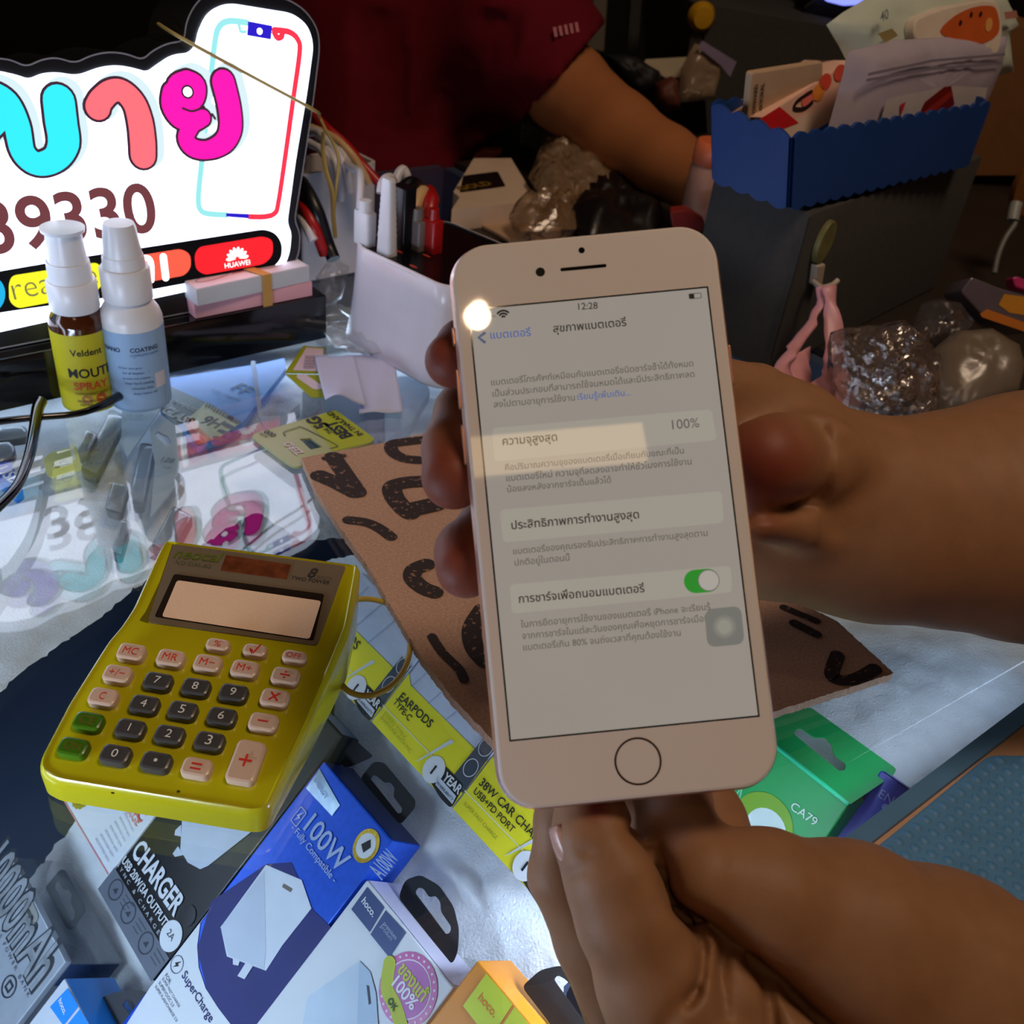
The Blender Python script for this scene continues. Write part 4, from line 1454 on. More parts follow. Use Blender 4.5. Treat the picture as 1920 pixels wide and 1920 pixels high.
wi = K1((-760, 390), (-560, 330), (-350, 410), (-200, 370), (-60, 395), (0, 400), (90, 420), (160, 445), (230, 412), (320, 405), (430, 425), (560, 376), (660, 365), (760, 385), (822, 405), (870, 370), (960, 308), (1060, 297), (1098, 250), (1110, 180), (1160, 70), (1270, 15), (1640, 75), (1725, 145), (1755, 250), (1722, 500), (1655, 900), (1608, 1250), (1632, 1310), (1622, 1420), (1590, 1500), (1480, 1545))
so_l = FS.pts(so)
wi_l = FS.pts(wi)
xl_ = -.20
so_l = [(max(x, xl_), max(y, .0)) for x, y in so_l]
wi_l = [(max(x, xl_+.008), y) for x, y in wi_l]
so_l += [(so_l[-1][0]-.004, .0005), (xl_, .0005)]
wb0, wb1 = FS.px(*K1((1020, 1640))[0]), FS.px(*K1((0, 1862))[0])
sl = (wb0[1]-wb1[1])/(wb0[0]-wb1[0])
wi_l += [(wb0[0]+.035, wb0[1]+.035*sl), (xl_+.008, wb1[1]+(xl_+.008-wb1[0])*sl)]
so_r = roundpoly(so_l, .006, 4)
plate('black_casing', so_r, -.045, .0, mat('casing_black', (26, 27, 31), .35, var=.1), sign, smooth=True)
rim = inset(ccw(so_r), .0007)
prt('clear_rim', so_r, mat('clear_rim', (150, 152, 165), .2), sign, .0003, holes=[rim])
face = plate('lit_face', roundpoly(wi_l, .008, 5), .0002, .0016, emis('sign_white', (226, 233, 255), 3.2), sign, smooth=False)


def S1(*pts):
    return FS.pts(K1(*pts))


def sp(name, pts, m, z, r=0.0, holes=()):
    return prt(name, roundpoly(S1(*pts), r) if r else S1(*pts), m, sign, z, holes)


ppx = np.linalg.norm(np.array(S1((900, 600))[0])-np.array(S1((1000, 600))[0]))/100   # metres per crop pixel on the sign
E_ = 1.2
sky = emis('sign_pale_blue', (222, 246, 252), 1.0)
cy = emis('sign_cyan', (50, 226, 250), E_)
sal = emis('sign_salmon', (250, 108, 118), E_)
mag = emis('sign_magenta', (250, 22, 170), E_)
pur = emis('sign_purple', (120, 70, 220), E_)
outl = emis('sign_outline', (74, 40, 60), .8)
letters = [
    ('thai_letter', cy, [([(-150, 640), (-70, 545), (20, 580), (85, 700), (120, 850), (200, 918), (300, 890), (348, 800), (335, 680), (322, 565)], [150, 150, 150, 138, 130, 128, 140, 170, 172, 170]),
                         ([(-190, 860), (-80, 760), (-10, 700)], [90, 90, 80])]),
    ('thai_letter', sal, [([(540, 600), (560, 560), (615, 512), (680, 512), (745, 580), (778, 680), (792, 790), (795, 870)], [140, 132, 124, 124, 136, 148, 152, 150])]),
    ('thai_letter', mag, [([(1042, 452), (1092, 480), (1085, 545), (1042, 572), (990, 548), (985, 480), (1042, 452)], [118]*7),
                          ([(958, 520), (955, 590), (1000, 655), (1070, 678), (1130, 660)], [120, 125, 130, 120, 100]),
                          ([(1075, 690), (1035, 770), (1075, 828), (1160, 840), (1245, 800), (1285, 720), (1278, 600), (1245, 462)], [100, 105, 110, 110, 130, 146, 146, 146])]),
    ('thai_letter', pur, [([(-520, 760), (-560, 860), (-480, 960), (-360, 930), (-300, 800), (-330, 640), (-420, 560)], [150]*7)]),
]
for i, (nm, m, sts) in enumerate(letters):
    def geo(extra, z, dx=0, dy=0):
        it = []
        for pth, wd in sts:
            p = spline(S1(*[(x+dx, y+dy) for x, y in pth]), 6)
            ww = np.interp(np.linspace(0, 1, len(p)), np.linspace(0, 1, len(wd)), wd)
            it.append((p, (ww+extra)*ppx, False))
        return it
    strokes('letter_shade', geo(26, 0, 34, -22), sky, sign, .0018)
    strokes('letter_outline', geo(14, 0), outl, sign, .0020+i*.00002)
    strokes(nm, geo(-14, 0), m, sign, .0024+i*.00002)
hx, hy = S1((1042, 514))[0]
prt('letter_counter', ell(hx, hy, 36*ppx), outl, sign, .0028)
prt('letter_counter', ell(hx, hy, 25*ppx), emis('sign_white_small', (246, 246, 255), 3.0), sign, .0029)
strokes('letter_notch', [(spline(S1((1015, 606), (1070, 622), (1135, 598))), 12*ppx, False), (S1((1180, 640), (1196, 664)), 14*ppx, False)], outl, sign, .0029)
tx(sign, FS, '39330', K1((-78, 1424))[0], K1((884, 1288))[0], emis('sign_digit_brown', (116, 62, 66), 1.0), .02, z=.0022)
ri = emis('sign_red', (252, 52, 74), E_)
nb = emis('sign_navy', (40, 26, 190), 1.2)
ci = emis('sign_light_cyan', (160, 240, 243), 1.0)
strokes('phone_outline', [(spline(S1((1378, 126), (1280, 118), (1225, 150), (1200, 240), (1165, 560), (1128, 900), (1108, 1110), (1122, 1180), (1170, 1200), (1262, 1206)), 5), 34*ppx, False),
                          (spline(S1((1335, 130), (1345, 175), (1372, 178)), 4), 18*ppx, False)], ci, sign, .0017)
strokes('phone_outline', [(spline(S1((1535, 168), (1620, 180), (1668, 225), (1676, 300), (1640, 560), (1600, 850), (1557, 1140), (1535, 1198), (1480, 1216), (1396, 1216)), 5), 34*ppx, False),
                          (spline(S1((1535, 185), (1552, 212), (1575, 205), (1578, 185)), 4), 34*ppx, False)], ri, sign, .0017)
sp('phone_notch', ((1386, 118), (1522, 144), (1514, 222), (1380, 198)), nb, .0019)
prt('notch_dot', ell(*S1((1450, 175))[0], 17*ppx), emis('sign_white_dot', (246, 246, 255), 3.0), sign, .0021)
sp('phone_outline', ((1265, 1194), (1392, 1200), (1390, 1226), (1263, 1216)), nb, .0018)
band = emis('sign_band_black', (10, 10, 16), .5)
sp('badge_band', ((-700, 1650), (0, 1520), (500, 1435), (1480, 1285), (1545, 1310), (1580, 1370), (1575, 1450), (1530, 1500), (1100, 1578), (600, 1670), (0, 1752), (-700, 1880)), band, .0018, .01)
sp('badge', ((60, 1545), (545, 1470), (572, 1530), (566, 1600), (520, 1650), (90, 1730), (45, 1690), (42, 1590)), emis('sign_yellow', (238, 238, 40), E_), .0021, .004)
sp('badge', ((-500, 1650), (-10, 1560), (24, 1620), (20, 1690), (-20, 1745), (-500, 1830)), emis('sign_cyan_badge', (30, 170, 220), E_), .0021, .004)
sp('badge', ((600, 1460), (1010, 1395), (1062, 1425), (1066, 1500), (1030, 1545), (610, 1620), (590, 1560)), emis('sign_orange', (252, 92, 70), E_), .0021, .004)
sp('badge', ((1110, 1385), (1470, 1325), (1524, 1345), (1526, 1430), (1480, 1480), (1140, 1542), (1092, 1510), (1084, 1430)), emis('sign_red_badge', (252, 34, 44), E_), .0021, .004)
tx(sign, FS, 'realme', K1((74, 1682))[0], K1((545, 1592))[0], emis('badge_grey', (130, 124, 80), 1), -.012, z=.0024, hs=1.05)
wt = emis('badge_white', (255, 250, 250), 2.0)
strokes('lettering', [(spline(S1((690, 1596), (672, 1475), (700, 1460), (760, 1450)), 4), 34*ppx, False), (spline(S1((690, 1470), (800, 1445), (838, 1470), (842, 1570)), 4), 34*ppx, False), (S1((765, 1500), (772, 1582)), 30*ppx, False), (S1((908, 1440), (922, 1556)), 42*ppx, False)], wt, sign, .0024)
fx, fy = S1((1325, 1452))[0]
for k in range(8):
    an = math.radians(6+k*24)
    pet = [(fx+(10+a*46)*ppx*math.cos(an)-b*ppx*math.sin(an), fy+(10+a*46)*ppx*math.sin(an)+b*ppx*math.cos(an)) for a, b in ((0, 0), (.5, -5), (.9, -10), (1.2, -8), (1.4, 0), (1.2, 8), (.9, 10), (.5, 5))]
    prt('flower_mark', pet, wt, sign, .0024+k*.00001)
tx(sign, FS, 'HUAWEI', K1((1255, 1505))[0], K1((1396, 1482))[0], wt, .0, z=.0025)

# ------------------------------------------------------------------ paper bundles on the plinth
def prism_px(T, name, a, b, c, z0, z1, m, bev=.0004):
    """box standing on height z0 whose front bottom edge runs from pixel a to b and whose left edge runs back to c"""
    pa, pb, pc = P(*a, z0), P(*b, z0), P(*c, z0)
    X = nrm(pb-pa)
    back = np.array([-X[1], X[0], 0])
    d = max(.01, (pc-pa) @ back)
    f = Frame(pa, X, back)
    o = cbox(name, 0, 0, 0, np.linalg.norm(pb-pa), d, z1-z0, m, T, bev=bev)
    o.matrix_local = f.M if T.matrix_world == Matrix() else T.matrix_world.inverted() @ f.M
    return o, f, np.linalg.norm(pb-pa), d


paperm = mat('paper_stack', (206, 214, 226), .7, var=.03)
pinkm = mat('pink_paper', (232, 176, 190), .7, var=.04)
pb1 = thing('paper_bundle', 'lower pink edged bundle of printed slips on the sign plinth', 'paper bundle')
prism_px(pb1, 'slips', K1((1100, 1792))[0], K1((1758, 1662))[0], K1((1025, 1722))[0], BH+.0004, BH+.0085, pinkm)
pb2 = thing('paper_bundle', 'upper bundle of printed slips tied with a tan rubber band', 'paper bundle')
o, f, L_, d_ = prism_px(pb2, 'slips', K1((1112, 1722))[0], K1((1742, 1582))[0], K1((1030, 1655))[0], BH+.0088, BH+.0178, paperm)
prt('top_print', [(.0005, .0005), (L_-.0005, .0005), (L_-.0005, d_-.0005), (.0005, d_-.0005)], C((242, 228, 240), .6), o, .0092)
for cx_, cy_, rx_ in ((.22, .6, .011), (.75, .62, .010)):
    prt('slip_print', ell(L_*cx_, d_*cy_, rx_, .0032, a=.15), C((200, 130, 150)), o, .0094, holes=[ell(L_*cx_, d_*cy_, rx_-.0007, .0026, a=.15)])
txl(o, 'PHONE', (L_*.38, d_*.5), (L_*.53, d_*.56), C((225, 90, 120)), .02, z=.0095)
txl(o, 'PHONE', (L_*.86, d_*.6), (L_*.98, d_*.64), C((225, 90, 120)), .02, z=.0095)
bx = L_*.60
bandp = [(bx, -.0008, -.0088), (bx, -.0008, .0096), (bx-.004, d_*.5, .0104), (bx-.008, d_+.0008, .0096), (bx-.006, d_+.0008, -.0088)]
Vb, Fb_ = [], []
for x, y, z in bandp:
    Vb += [(x-.0028, y, z), (x+.0028, y, z)]
for k in range(4):
    Fb_.append((2*k, 2*k+1, 2*k+3, 2*k+2))
rb_ = tag(mk('rubber_band', Vb, Fb_, mat('tan_rubber', (206, 160, 84), .45, var=.05)), 'tan rubber band around the paper bundles on the plinth', 'rubber band')
rb_.matrix_world = f.M
sm = rb_.modifiers.new('thick', 'SOLIDIFY')
sm.thickness = .0006

# ------------------------------------------------------------------ spray bottles


def zat(u, v, xy):
    q = ray(u, v)
    return CAM_H+q[2]*math.hypot(*xy)/math.hypot(q[0], q[1])


def cylpatch(name, org, r, ang, half, z0, z1, m, parent, n=18):
    V = []
    for k in range(n+1):
        a = ang-half+2*half*k/n
        V += [(org[0]+r*math.cos(a), org[1]+r*math.sin(a), z0), (org[0]+r*math.cos(a), org[1]+r*math.sin(a), z1)]
    return mk(name, V, [(2*k, 2*k+2, 2*k+3, 2*k+1) for k in range(n)], m, parent, smooth=True)


def cyltext(parent, s, org, r, ang, z, width, m, bold=0.0, hs=1.0, slope=0.0):
    """lettering wrapped round an upright cylinder, centred at angle ang"""
    v, f = text_geo(s, bold)
    x0, x1 = v[:, 0].min(), v[:, 0].max()
    sc = width/(x1-x0)
    V = []
    for x, y in v:
        a = ang+((x-x0)*sc-width/2)/r
        V.append((org[0]+r*math.cos(a), org[1]+r*math.sin(a), z+y*sc*hs))
    return mk('lettering', V, f, m, parent)


def bottle(name, label, bu, bv, rpx, prof, mats, depth_hint=.5):
    b = P(bu, bv)
    r = rpx*np.linalg.norm((b-CO))/FPX*.97
    d = nrm(np.array([b[0], b[1], 0]))
    c = b+d*r
    T = thing(name, label, 'bottle')
    T.location = (c[0], c[1], .0006)
    toc = math.atan2(-c[1], -c[0])
    return T, c, r, toc


amber = mat('amber_glass', (70, 32, 14), .12, var=.05, coat=.5)
whitep = mat('white_plastic', (226, 228, 234), .3, var=.02, sss=.05)
ylab = mat('yellow_label', (196, 188, 30), .4, var=.03)
T, c, r, toc = bottle('spray_bottle', 'small amber spray bottle with yellow mouth spray label and white pump', 173, 770, 47, None, None)
xy = c[:2]


def Z(u, v):
    return zat(u, v, xy)


zl0, zl1 = Z(169, 752), Z(146, 610)
zs, zc0, zc1, zm, zt = Z(141, 590), Z(140, 578), Z(134, 525), Z(128, 490), Z(121, 428)
lathe('glass_body', [(.0001, 0), (r*.9, 0), (r, .002), (r, zl1+.003), (r*.93, zs), (r*.72, zc0), (r*.6, zc0+.002)], amber, T, seg=40)
lathe('label', [(r+.00015, zl0), (r+.00015, zl1)], ylab, T, seg=40)
lathe('pump_collar', [(r*.6, zc0-.001), (r*.84, zc0), (r*.86, zc0+.001), (r*.86, zc1-.001), (r*.80, zc1), (r*.4, zc1)], whitep, T)
lathe('pump_neck', [(r*.74, zc1), (r*.74, zm-.003), (r*.72, zm), (r*.3, zm)], whitep, T)
lathe('pump_head', [(r*.66, zm), (r*.62, zt-.006), (r*.60, zt-.002), (r*.2, zt-.002)], whitep, T)
lathe('top_disc', [(.0001, zt-.002), (r*.72, zt-.0016), (r*.74, zt), (.0001, zt+.0004)], whitep, T, seg=36)
o_ = (0, 0, 0)
R_ = r+.0003
aoff = toc+.12
cyltext(T, 'Veldent', o_, R_, aoff, zl1-.0105, r*1.15, INK, .012)
cyltext(T, 'MOUTH', o_, R_, aoff+.12, zl1-.0220, r*1.75, INK, .018, 1.05)
cyltext(T, 'SPRAY', o_, R_, aoff-.0, zl1-.0285, r*1.25, C((216, 84, 40)), .018, 1.0)
cyltext(T, 'PEPPERMINT MINT', o_, R_, aoff, zl1-.0315, r*1.25, C((120, 110, 30)), 0)
for k in range(3):
    cyltext(T, ('FRESH BREATH SPRAY', 'HERBAL EXTRACT', 'ALCOHOL FREE')[k], o_, R_, aoff+.1, zl1-.0355-k*.0019, r*(1.35, 1.2, .9)[k], INK, .0)
for k, cc in enumerate(((170, 120, 60), (190, 84, 40))):
    a = aoff-.22+k*.5
    mk('label_seal', [(R_*math.cos(a+x/R_), R_*math.sin(a+x/R_), zl0+.0075+y) for x, y in ell(0, 0, .0026, n=16)], [tuple(range(16))], C(cc), T)
T, c, r, toc = bottle('spray_bottle', 'white plastic spray bottle with pale blue coating label', 268, 768, 53, None, None)
xy = c[:2]
zl0, zl1 = Z(264, 748), Z(248, 604)
zs, zn, zc0, zc1, zm, zt = Z(246, 590), Z(242, 566), Z(241, 558), Z(237, 500), Z(234, 478), Z(222, 420)
lathe('plastic_body', [(.0001, 0), (r*.9, 0), (r, .0025), (r, zs-.001), (r*.93, zs+.0025), (r*.75, zn), (r*.6, zc0+.001)], whitep, T, seg=40)
lab2 = mat('pale_blue_label', (150, 184, 222), .4, var=.03)
lathe('label', [(r+.00015, zl0), (r+.00015, zl1)], lab2, T, seg=44)
lathe('pump_collar', [(r*.55, zc0-.001), (r*.78, zc0), (r*.78, zc1-.001), (r*.73, zc1), (r*.4, zc1)], whitep, T)
lathe('pump_neck', [(r*.66, zc1), (r*.65, zm-.002), (r*.62, zm), (r*.3, zm)], whitep, T)
lathe('pump_head', [(r*.60, zm), (r*.50, zt-.002), (r*.46, zt), (.0001, zt+.0002)], whitep, T)
R_ = r+.0003
aoff = toc+.02
mk('label_shape', [((r+.00022)*math.cos(toc+x), (r+.00022)*math.sin(toc+x), zl0+y) for x, y in ((-.9, .001), (.9, .001), (.9, .016), (.35, .022), (-.05, zl1-zl0-.012), (-.5, .017), (-.9, .012))], [tuple(range(7))], C((110, 160, 208), .4), T)
cylpatch('label_shape', o_, r+.00024, toc+.75, .22, zl0+.012, zl0+.020, C((214, 210, 222), .5), T)
cyltext(T, 'NANO', o_, R_, aoff-.80, zl1-.0098, r*.62, C((44, 60, 96)), .03)
cyltext(T, 'COATING', o_, R_, aoff+.28, zl1-.0096, r*.95, C((44, 60, 96)), .02)
cyltext(T, 'COMPLETE CLEAN', o_, R_, aoff+.28, zl1-.0118, r*.95, C((70, 100, 150)), .0)
for k, (s, wd) in enumerate((('Screen care spray', .75), ('for all displays', .7), ('protects and polishes', .9), ('clear hard coating', .95), ('removes dust', .7), ('shake before use', .8))):
    cyltext(T, s, o_, R_, aoff-.25+.08*k, zl1-.0185-k*.0028, r*wd, C((60, 88, 140)), .0)

# ------------------------------------------------------------------ spectacles
sg = thing('spectacles', 'black framed spectacles lying folded open at the left edge of the counter', 'glasses')
gb = mat('acetate_black', (6, 6, 8), .12, var=0, coat=.5)


def Q(pts, zs):
    return [P(u, v, z) for (u, v), z in zip(pts, zs)]


tube('temple', Q(K4((875, 438), (790, 478), (640, 565), (520, 622), (400, 652), (200, 668), (0, 690), (-260, 720)), (.004, .005, .007, .009, .010, .012, .014, .018)), [.0034, .0030, .0022, .0018, .0016, .0016, .0017, .0022], gb, sg, seg=10)
tube('temple', Q(K4((228, 580), (212, 622), (196, 720), (170, 860), (142, 950), (95, 1055), (0, 1160), (-200, 1330)), (.014, .0142, .014, .014, .014, .014, .015, .018)), [.0030, .0028, .0026, .0024, .0022, .0022, .0022, .0024], gb, sg, seg=10)
for qa in ((-330, 850), (-280, 1180)):
    c0 = P(*K4(qa)[0], .02)
    tube('lens_rim', [c0+np.array([0.02*math.cos(t)*-.2, .024*math.cos(t), .018*math.sin(t)+.002]) for t in np.linspace(0, 2*math.pi, 14)[:-1]], .0018, gb, sg, seg=8, closed=True, n=3)

# ------------------------------------------------------------------ loose things on the glass
sim = thing('sim_card', 'lime and grey sim card carrier with cut out, beside the cardboard', 'card', flat(.0022))
f = flat(.0022)
simo = roundpoly(f.pts(KS((262, 1212), (880, 1030), (1165, 1238), (1130, 1275), (860, 1340), (585, 1450))), .004)
plate('carrier', simo, -.0012, 0, mat('sim_plastic', (176, 184, 128), .35, var=.03), sim, holes=[f.pts(KS((620, 1240), (700, 1233), (788, 1297), (700, 1318)))], smooth=False)
prt('lime_print', f.pts(KS((690, 1100), (880, 1036), (1158, 1238), (1130, 1270), (870, 1330), (800, 1240), (700, 1150))), C((176, 188, 20), .35), sim, .0002,
    holes=[])
strokes('cut_line', [(spline(f.pts(KS((520, 1220), (510, 1195), (600, 1165), (650, 1165), (880, 1285), (870, 1305), (840, 1312)))), .0006, False)], C((96, 104, 60)), sim, .0004)
for s, a, b, cc, bo, hs in (('THE', (862, 1202), (818, 1165), INK, .02, 1), ('5G', (835, 1150), (742, 1078), INK, .05, 1.0), ('BEST', (1005, 1222), (872, 1110), INK, .04, 1.1), ('IN THAILAND', (1082, 1210), (845, 1045), INK, .02, 1),
                        ('ZERO', (655, 1345), (548, 1262), C((226, 210, 220)), .03, 1.2), ('000', (460, 1215), (392, 1178), C((70, 72, 66)), .02, 1), ('AS9R', (400, 1228), (345, 1195), C((90, 90, 84)), .0, 1)):
    tx(sim, f, s, KS(a)[0], KS(b)[0], cc, bo, hs, z=.0004)

cb = thing('cardboard_piece', 'torn brown cardboard flap with worn black print under the handset', 'cardboard', flat(.0052))
f = flat(.0052)
kraft = mat('kraft_board', (192, 156, 134), .9, var=.16, vscale=900, bump=.5, bscale=1500, spec=.1)


def worn_ink():
    m = mat('worn_ink', (46, 34, 32), .8, var=0)
    nt = m.node_tree
    b = nt.nodes['Principled BSDF']
    tc = nt.nodes.new('ShaderNodeTexCoord')
    nz = nt.nodes.new('ShaderNodeTexNoise')
    nz.inputs['Scale'].default_value = 420
    nz.inputs['Detail'].default_value = 3
    r = nt.nodes.new('ShaderNodeValToRGB')
    r.color_ramp.elements[0].position = .60
    r.color_ramp.elements[1].position = .66
    r.color_ramp.elements[0].color = (*lin((48, 36, 33)), 1)
    r.color_ramp.elements[1].color = (*lin((150, 112, 90)), 1)
    nt.links.new(tc.outputs['Object'], nz.inputs['Vector'])
    nt.links.new(nz.outputs['Fac'], r.inputs['Fac'])
    nt.links.new(r.outputs['Color'], b.inputs['Base Color'])
    return m


cpx = [(565, 858), (680, 838), (800, 812), (1000, 775), (1300, 900), (1480, 1120), (1570, 1165), (1676, 1262), (1440, 1338), (1150, 1400), (935, 1400), (850, 1310), (790, 1232), (735, 1140), (690, 1062), (640, 992), (592, 920)]
cl = ccw(f.pts(cpx))
rag = []
for i in range(len(cl)):
    a, b = np.array(cl[i]), np.array(cl[(i+1) % len(cl)])
    k = max(1, int(np.linalg.norm(b-a)/.0011))
    for j in range(k):
        p = a+(b-a)*j/k
        rag.append((p[0]+random.uniform(-.00025, .00025), p[1]+random.uniform(-.00025, .00025)))
plate('board', rag, -.004, 0, kraft, cb, smooth=False)
wk = worn_ink()


def kc(*p):
    return f.pts(KC(*p))


mpp = 1.6*np.linalg.norm(np.array(kc((400, 600))[0])-np.array(kc((500, 600))[0]))/100
strokes('worn_print', [(kc((310, 370), (400, 500), (530, 690)), 105*mpp, False), (kc((190, 540), (330, 600), (500, 690)), 110*mpp, False), (kc((235, 385), (400, 360)), 40*mpp, False)], wk, cb, .0003)
strokes('worn_print', [(spline(kc((1160, 215), (960, 235), (840, 260), (850, 330), (950, 385), (1080, 400))), 85*mpp, False)], wk, cb, .0003)
strokes('worn_print', [(spline(kc((1180, 590), (980, 600), (850, 640), (860, 730), (940, 830), (1000, 880))), 115*mpp, False), (kc((1000, 850), (1220, 800)), 130*mpp, False)], wk, cb, .0003)
strokes('worn_print', [(spline(kc((450, 940), (600, 960), (720, 1010), (830, 1090))), 70*mpp, False)], wk, cb, .0003)
strokes('worn_print', [(spline(kc((1150, 1340), (1040, 1390), (1030, 1470), (1120, 1550), (1220, 1590))), 95*mpp, False)], wk, cb, .0003)
strokes('worn_print', [(spline(f.pts([(905, 1145), (885, 1180), (890, 1215), (910, 1240)])), 26*mpp*4.8/1.3, False)], wk, cb, .0003)
strokes('worn_print', [(spline(f.pts([(810, 1195), (830, 1225), (860, 1255), (870, 1275)])), 14*mpp*4.8/1.4, False)], wk, cb, .0003)
strokes('worn_print', [(spline(f.pts([(1570, 1230), (1560, 1270), (1600, 1275), (1640, 1255)])), 24*mpp*4.8/1.6, False), (f.pts([(1470, 1140), (1530, 1165)]), 16*mpp*3, False), (f.pts([(1490, 1170), (1530, 1190)]), 20*mpp*3, False)], wk, cb, .0003)

# folded pale labels
lav = mat('label_backing', (200, 206, 236), .55, var=.04, vscale=30)  # bluer base colour carries the sign's light on the paper


def sheet(name, label, tl, tr, br, bl, z0, curl, m, n=14, cat='label'):
    T = thing(name, label, cat)
    A, B, D, E = P(*tl, z0), P(*tr, z0), P(*br, z0), P(*bl, z0)
    V, Fc = [], []
    for j in range(n+1):
        for i in range(n+1):
            s, t = i/n, j/n
            p = (A*(1-s)+B*s)*(1-t)+(E*(1-s)+D*s)*t
            z = curl*(t**2)*(0.6+.5*math.sin(s*4.0+.4))+.0004*math.sin(s*9+t*5)
            V.append((p[0], p[1], p[2]+max(z, -.0005)))
    for j in range(n):
        for i in range(n):
            a = j*(n+1)+i
            Fc.append((a, a+n+1, a+n+2, a+1))
    o = mk('sheet', V, Fc, m, T, smooth=True)
    q = o.modifiers.new('thick', 'SOLIDIFY')
    q.thickness = .0003
    return T


sheet('label_sheet', 'flat pale lavender label with faint pencil marks beside the white charging hub', KS((985, 640))[0], KS((1300, 625))[0], KS((1365, 1050))[0], KS((1050, 1058))[0], .0016, .0006, lav)
T = sheet('label_sheet', 'curled pale lavender label overlapping the flat one', KS((728, 640))[0], KS((1015, 640))[0], KS((1105, 1012))[0], KS((805, 1020))[0], .0035, .007, lav)

lime2 = mat('lime_card', (160, 170, 16), .4, var=.04)
bc = thing('barcode_card', 'small lime card with barcode sticking out from under the labels', 'card', flat(.0006))
f = flat(.0006)
plate('card', f.pts(KS((515, 768), (648, 575), (800, 590), (800, 775))), .0, .0006, lime2, bc, smooth=False)
plate('card_flap', f.pts(KS((520, 778), (800, 786), (800, 945), (705, 945))), .0, .0005, lime2, bc, smooth=False)
prt('white_panel', f.pts(KS((572, 755), (670, 590), (790, 600), (790, 762))), C((226, 206, 222), .5), bc, .0008)
for k in range(9):
    y = 655+k*11
    strokes('barcode_bar', [(f.pts(KS((665-k*2, y), (730-k*1, y+1))), (.0004, .0007)[k % 2], False)], C((90, 70, 110)), bc, .0010)
strokes('white_panel', [(f.pts(KS((640, 800), (745, 872))), .006, False)], C((220, 206, 222), .5), bc, .0007)

tube('rubber_band_loop', [P(u, v, .0016) for u, v in ((600, 1165), (655, 1128), (705, 1125), (748, 1146), (768, 1190), (764, 1240), (738, 1282), (695, 1304), (655, 1297), (630, 1268), (612, 1230))], .0011, mat('yellow_rubber', (186, 160, 60), .4, var=.05), seg=8, closed=True, n=6)
rbo = bpy.data.objects['rubber_band_loop']
rbo.name = 'rubber_band'
tag(rbo, 'yellow rubber band loop on the glass at the right side of the calculator', 'rubber band')

# ------------------------------------------------------------------ charging hub with plugs
HT = .058
tl_, tr_ = P(650, 452, HT), P(838, 541, HT)
X = nrm((tr_-tl_)*np.array([1, 1, 0]))
FH = Frame((tl_[0], tl_[1], 0), X, np.array([-X[1], X[0], 0]))
Lh = np.linalg.norm(tr_-tl_)+.004
hub = thing('charging_hub', 'white multi port charging hub with black top full of plugs', 'charger', FH)
hw = mat('hub_white', (226, 222, 232), .28, var=.03, coat=.2)
dh = .074


def ringat(e, z, r=.014):
    return [(x, y, z) for x, y in rrect(-e, -e, Lh+e, dh+e, r+e, 6)]


rings = [ringat(.0055, .0008), ringat(.006, .003), ringat(.0042, .012), ringat(.002, .028), ringat(.0006, .046), ringat(0, HT-.001), ringat(-.0008, HT), ringat(-.0018, HT)]
n = len(rings[0])
V = [p for r in rings for p in r]
Fc = []
for r in range(len(rings)-1):
    for i in range(n):
        j = (i+1) % n
        Fc.append((r*n+i, r*n+j, (r+1)*n+j, (r+1)*n+i))
Fc += [tuple(range(n))[::-1]]
mk('shell', V, Fc, hw, hub, smooth=True)
plate('top_deck', rrect(-.0-.0+.0018, .0018, Lh-.0018, dh-.0018, .0125, 6), HT-.006, HT-.0012, mat('deck_black', (10, 10, 14), .25), hub)
for k, q in enumerate(((748, 472), (775, 500), (800, 480))):
    x, y = FH.px(*q, HT-.0012)
    plate('port_light', ell(x, y, .003, .0009, n=12), HT-.0012, HT-.0009, C((200, 70, 50), .3), hub, smooth=False)
for k in range(3):
    strokes('scuff_mark', [([(0.03+.005*k, -.0), (.05+.004*k, -.0)], .0004, False)], C((150, 146, 170)), hub, HT-.0011)


def plug(name, label, base, w_, d_, h_, m, cable, cm, cr, collar=True, rib=False, cat='plug'):
    b = P(*base, HT)
    f = Frame((b[0], b[1], HT-.0010), X, np.array([-X[1], X[0], 0]))
    T = thing(name, label, cat, f)
    if not rib:
        plate('body', rrect(-w_/2, 0, w_/2, d_, .0015, 3), 0, h_, m, T, bev=.0008)
        if collar:
            lathe('collar', [(w_*.32, h_-.0005), (w_*.28, h_+.006), (w_*.2, h_+.0062)], m, T, seg=14, org=(0, d_/2, 0))
    else:
        V, Fc, N = [], [], 26
        for i in range(N+1):
            t = i/N
            hw_ = w_/2*(1.05-.38*t) if t < .99 else w_/2*.6
            hw_ *= 1+(.05 if i % 2 else -.02)*(t > .25)
            for x, y in rrect(-hw_, d_/2-hw_*.62, hw_, d_/2+hw_*.62, hw_*.35, 3):
                V.append((x, y, h_*t))
        k = len(V)//(N+1)
        for i in range(N):
            for j in range(k):
                l = (j+1) % k
                Fc.append((i*k+j, i*k+l, (i+1)*k+l, (i+1)*k+j))
        Fc.append(tuple(range(N*k, N*k+k)))
        autosmooth(mk('ribbed_body', V, Fc, m, T), 30)
    pts = [f.loc(p) for p in cable]
    tube('cable', pts, cr, cm, T, seg=10)
    return T


dhub = float(np.linalg.norm(P(715, 474, HT)-CO))


def dep(u, v, z):
    q = ray(u, v)
    return (z-CAM_H)/q[2]


dB = dep(715, 474, HT)             # camera depth of the plugs


def kb(*pts):                      # points of the plug close-up at the depth of the plugs
    return [PD(*K, dB+dd) for K, dd in [(KB(p[:2])[0], p[2] if len(p) > 2 else 0) for p in pts]]


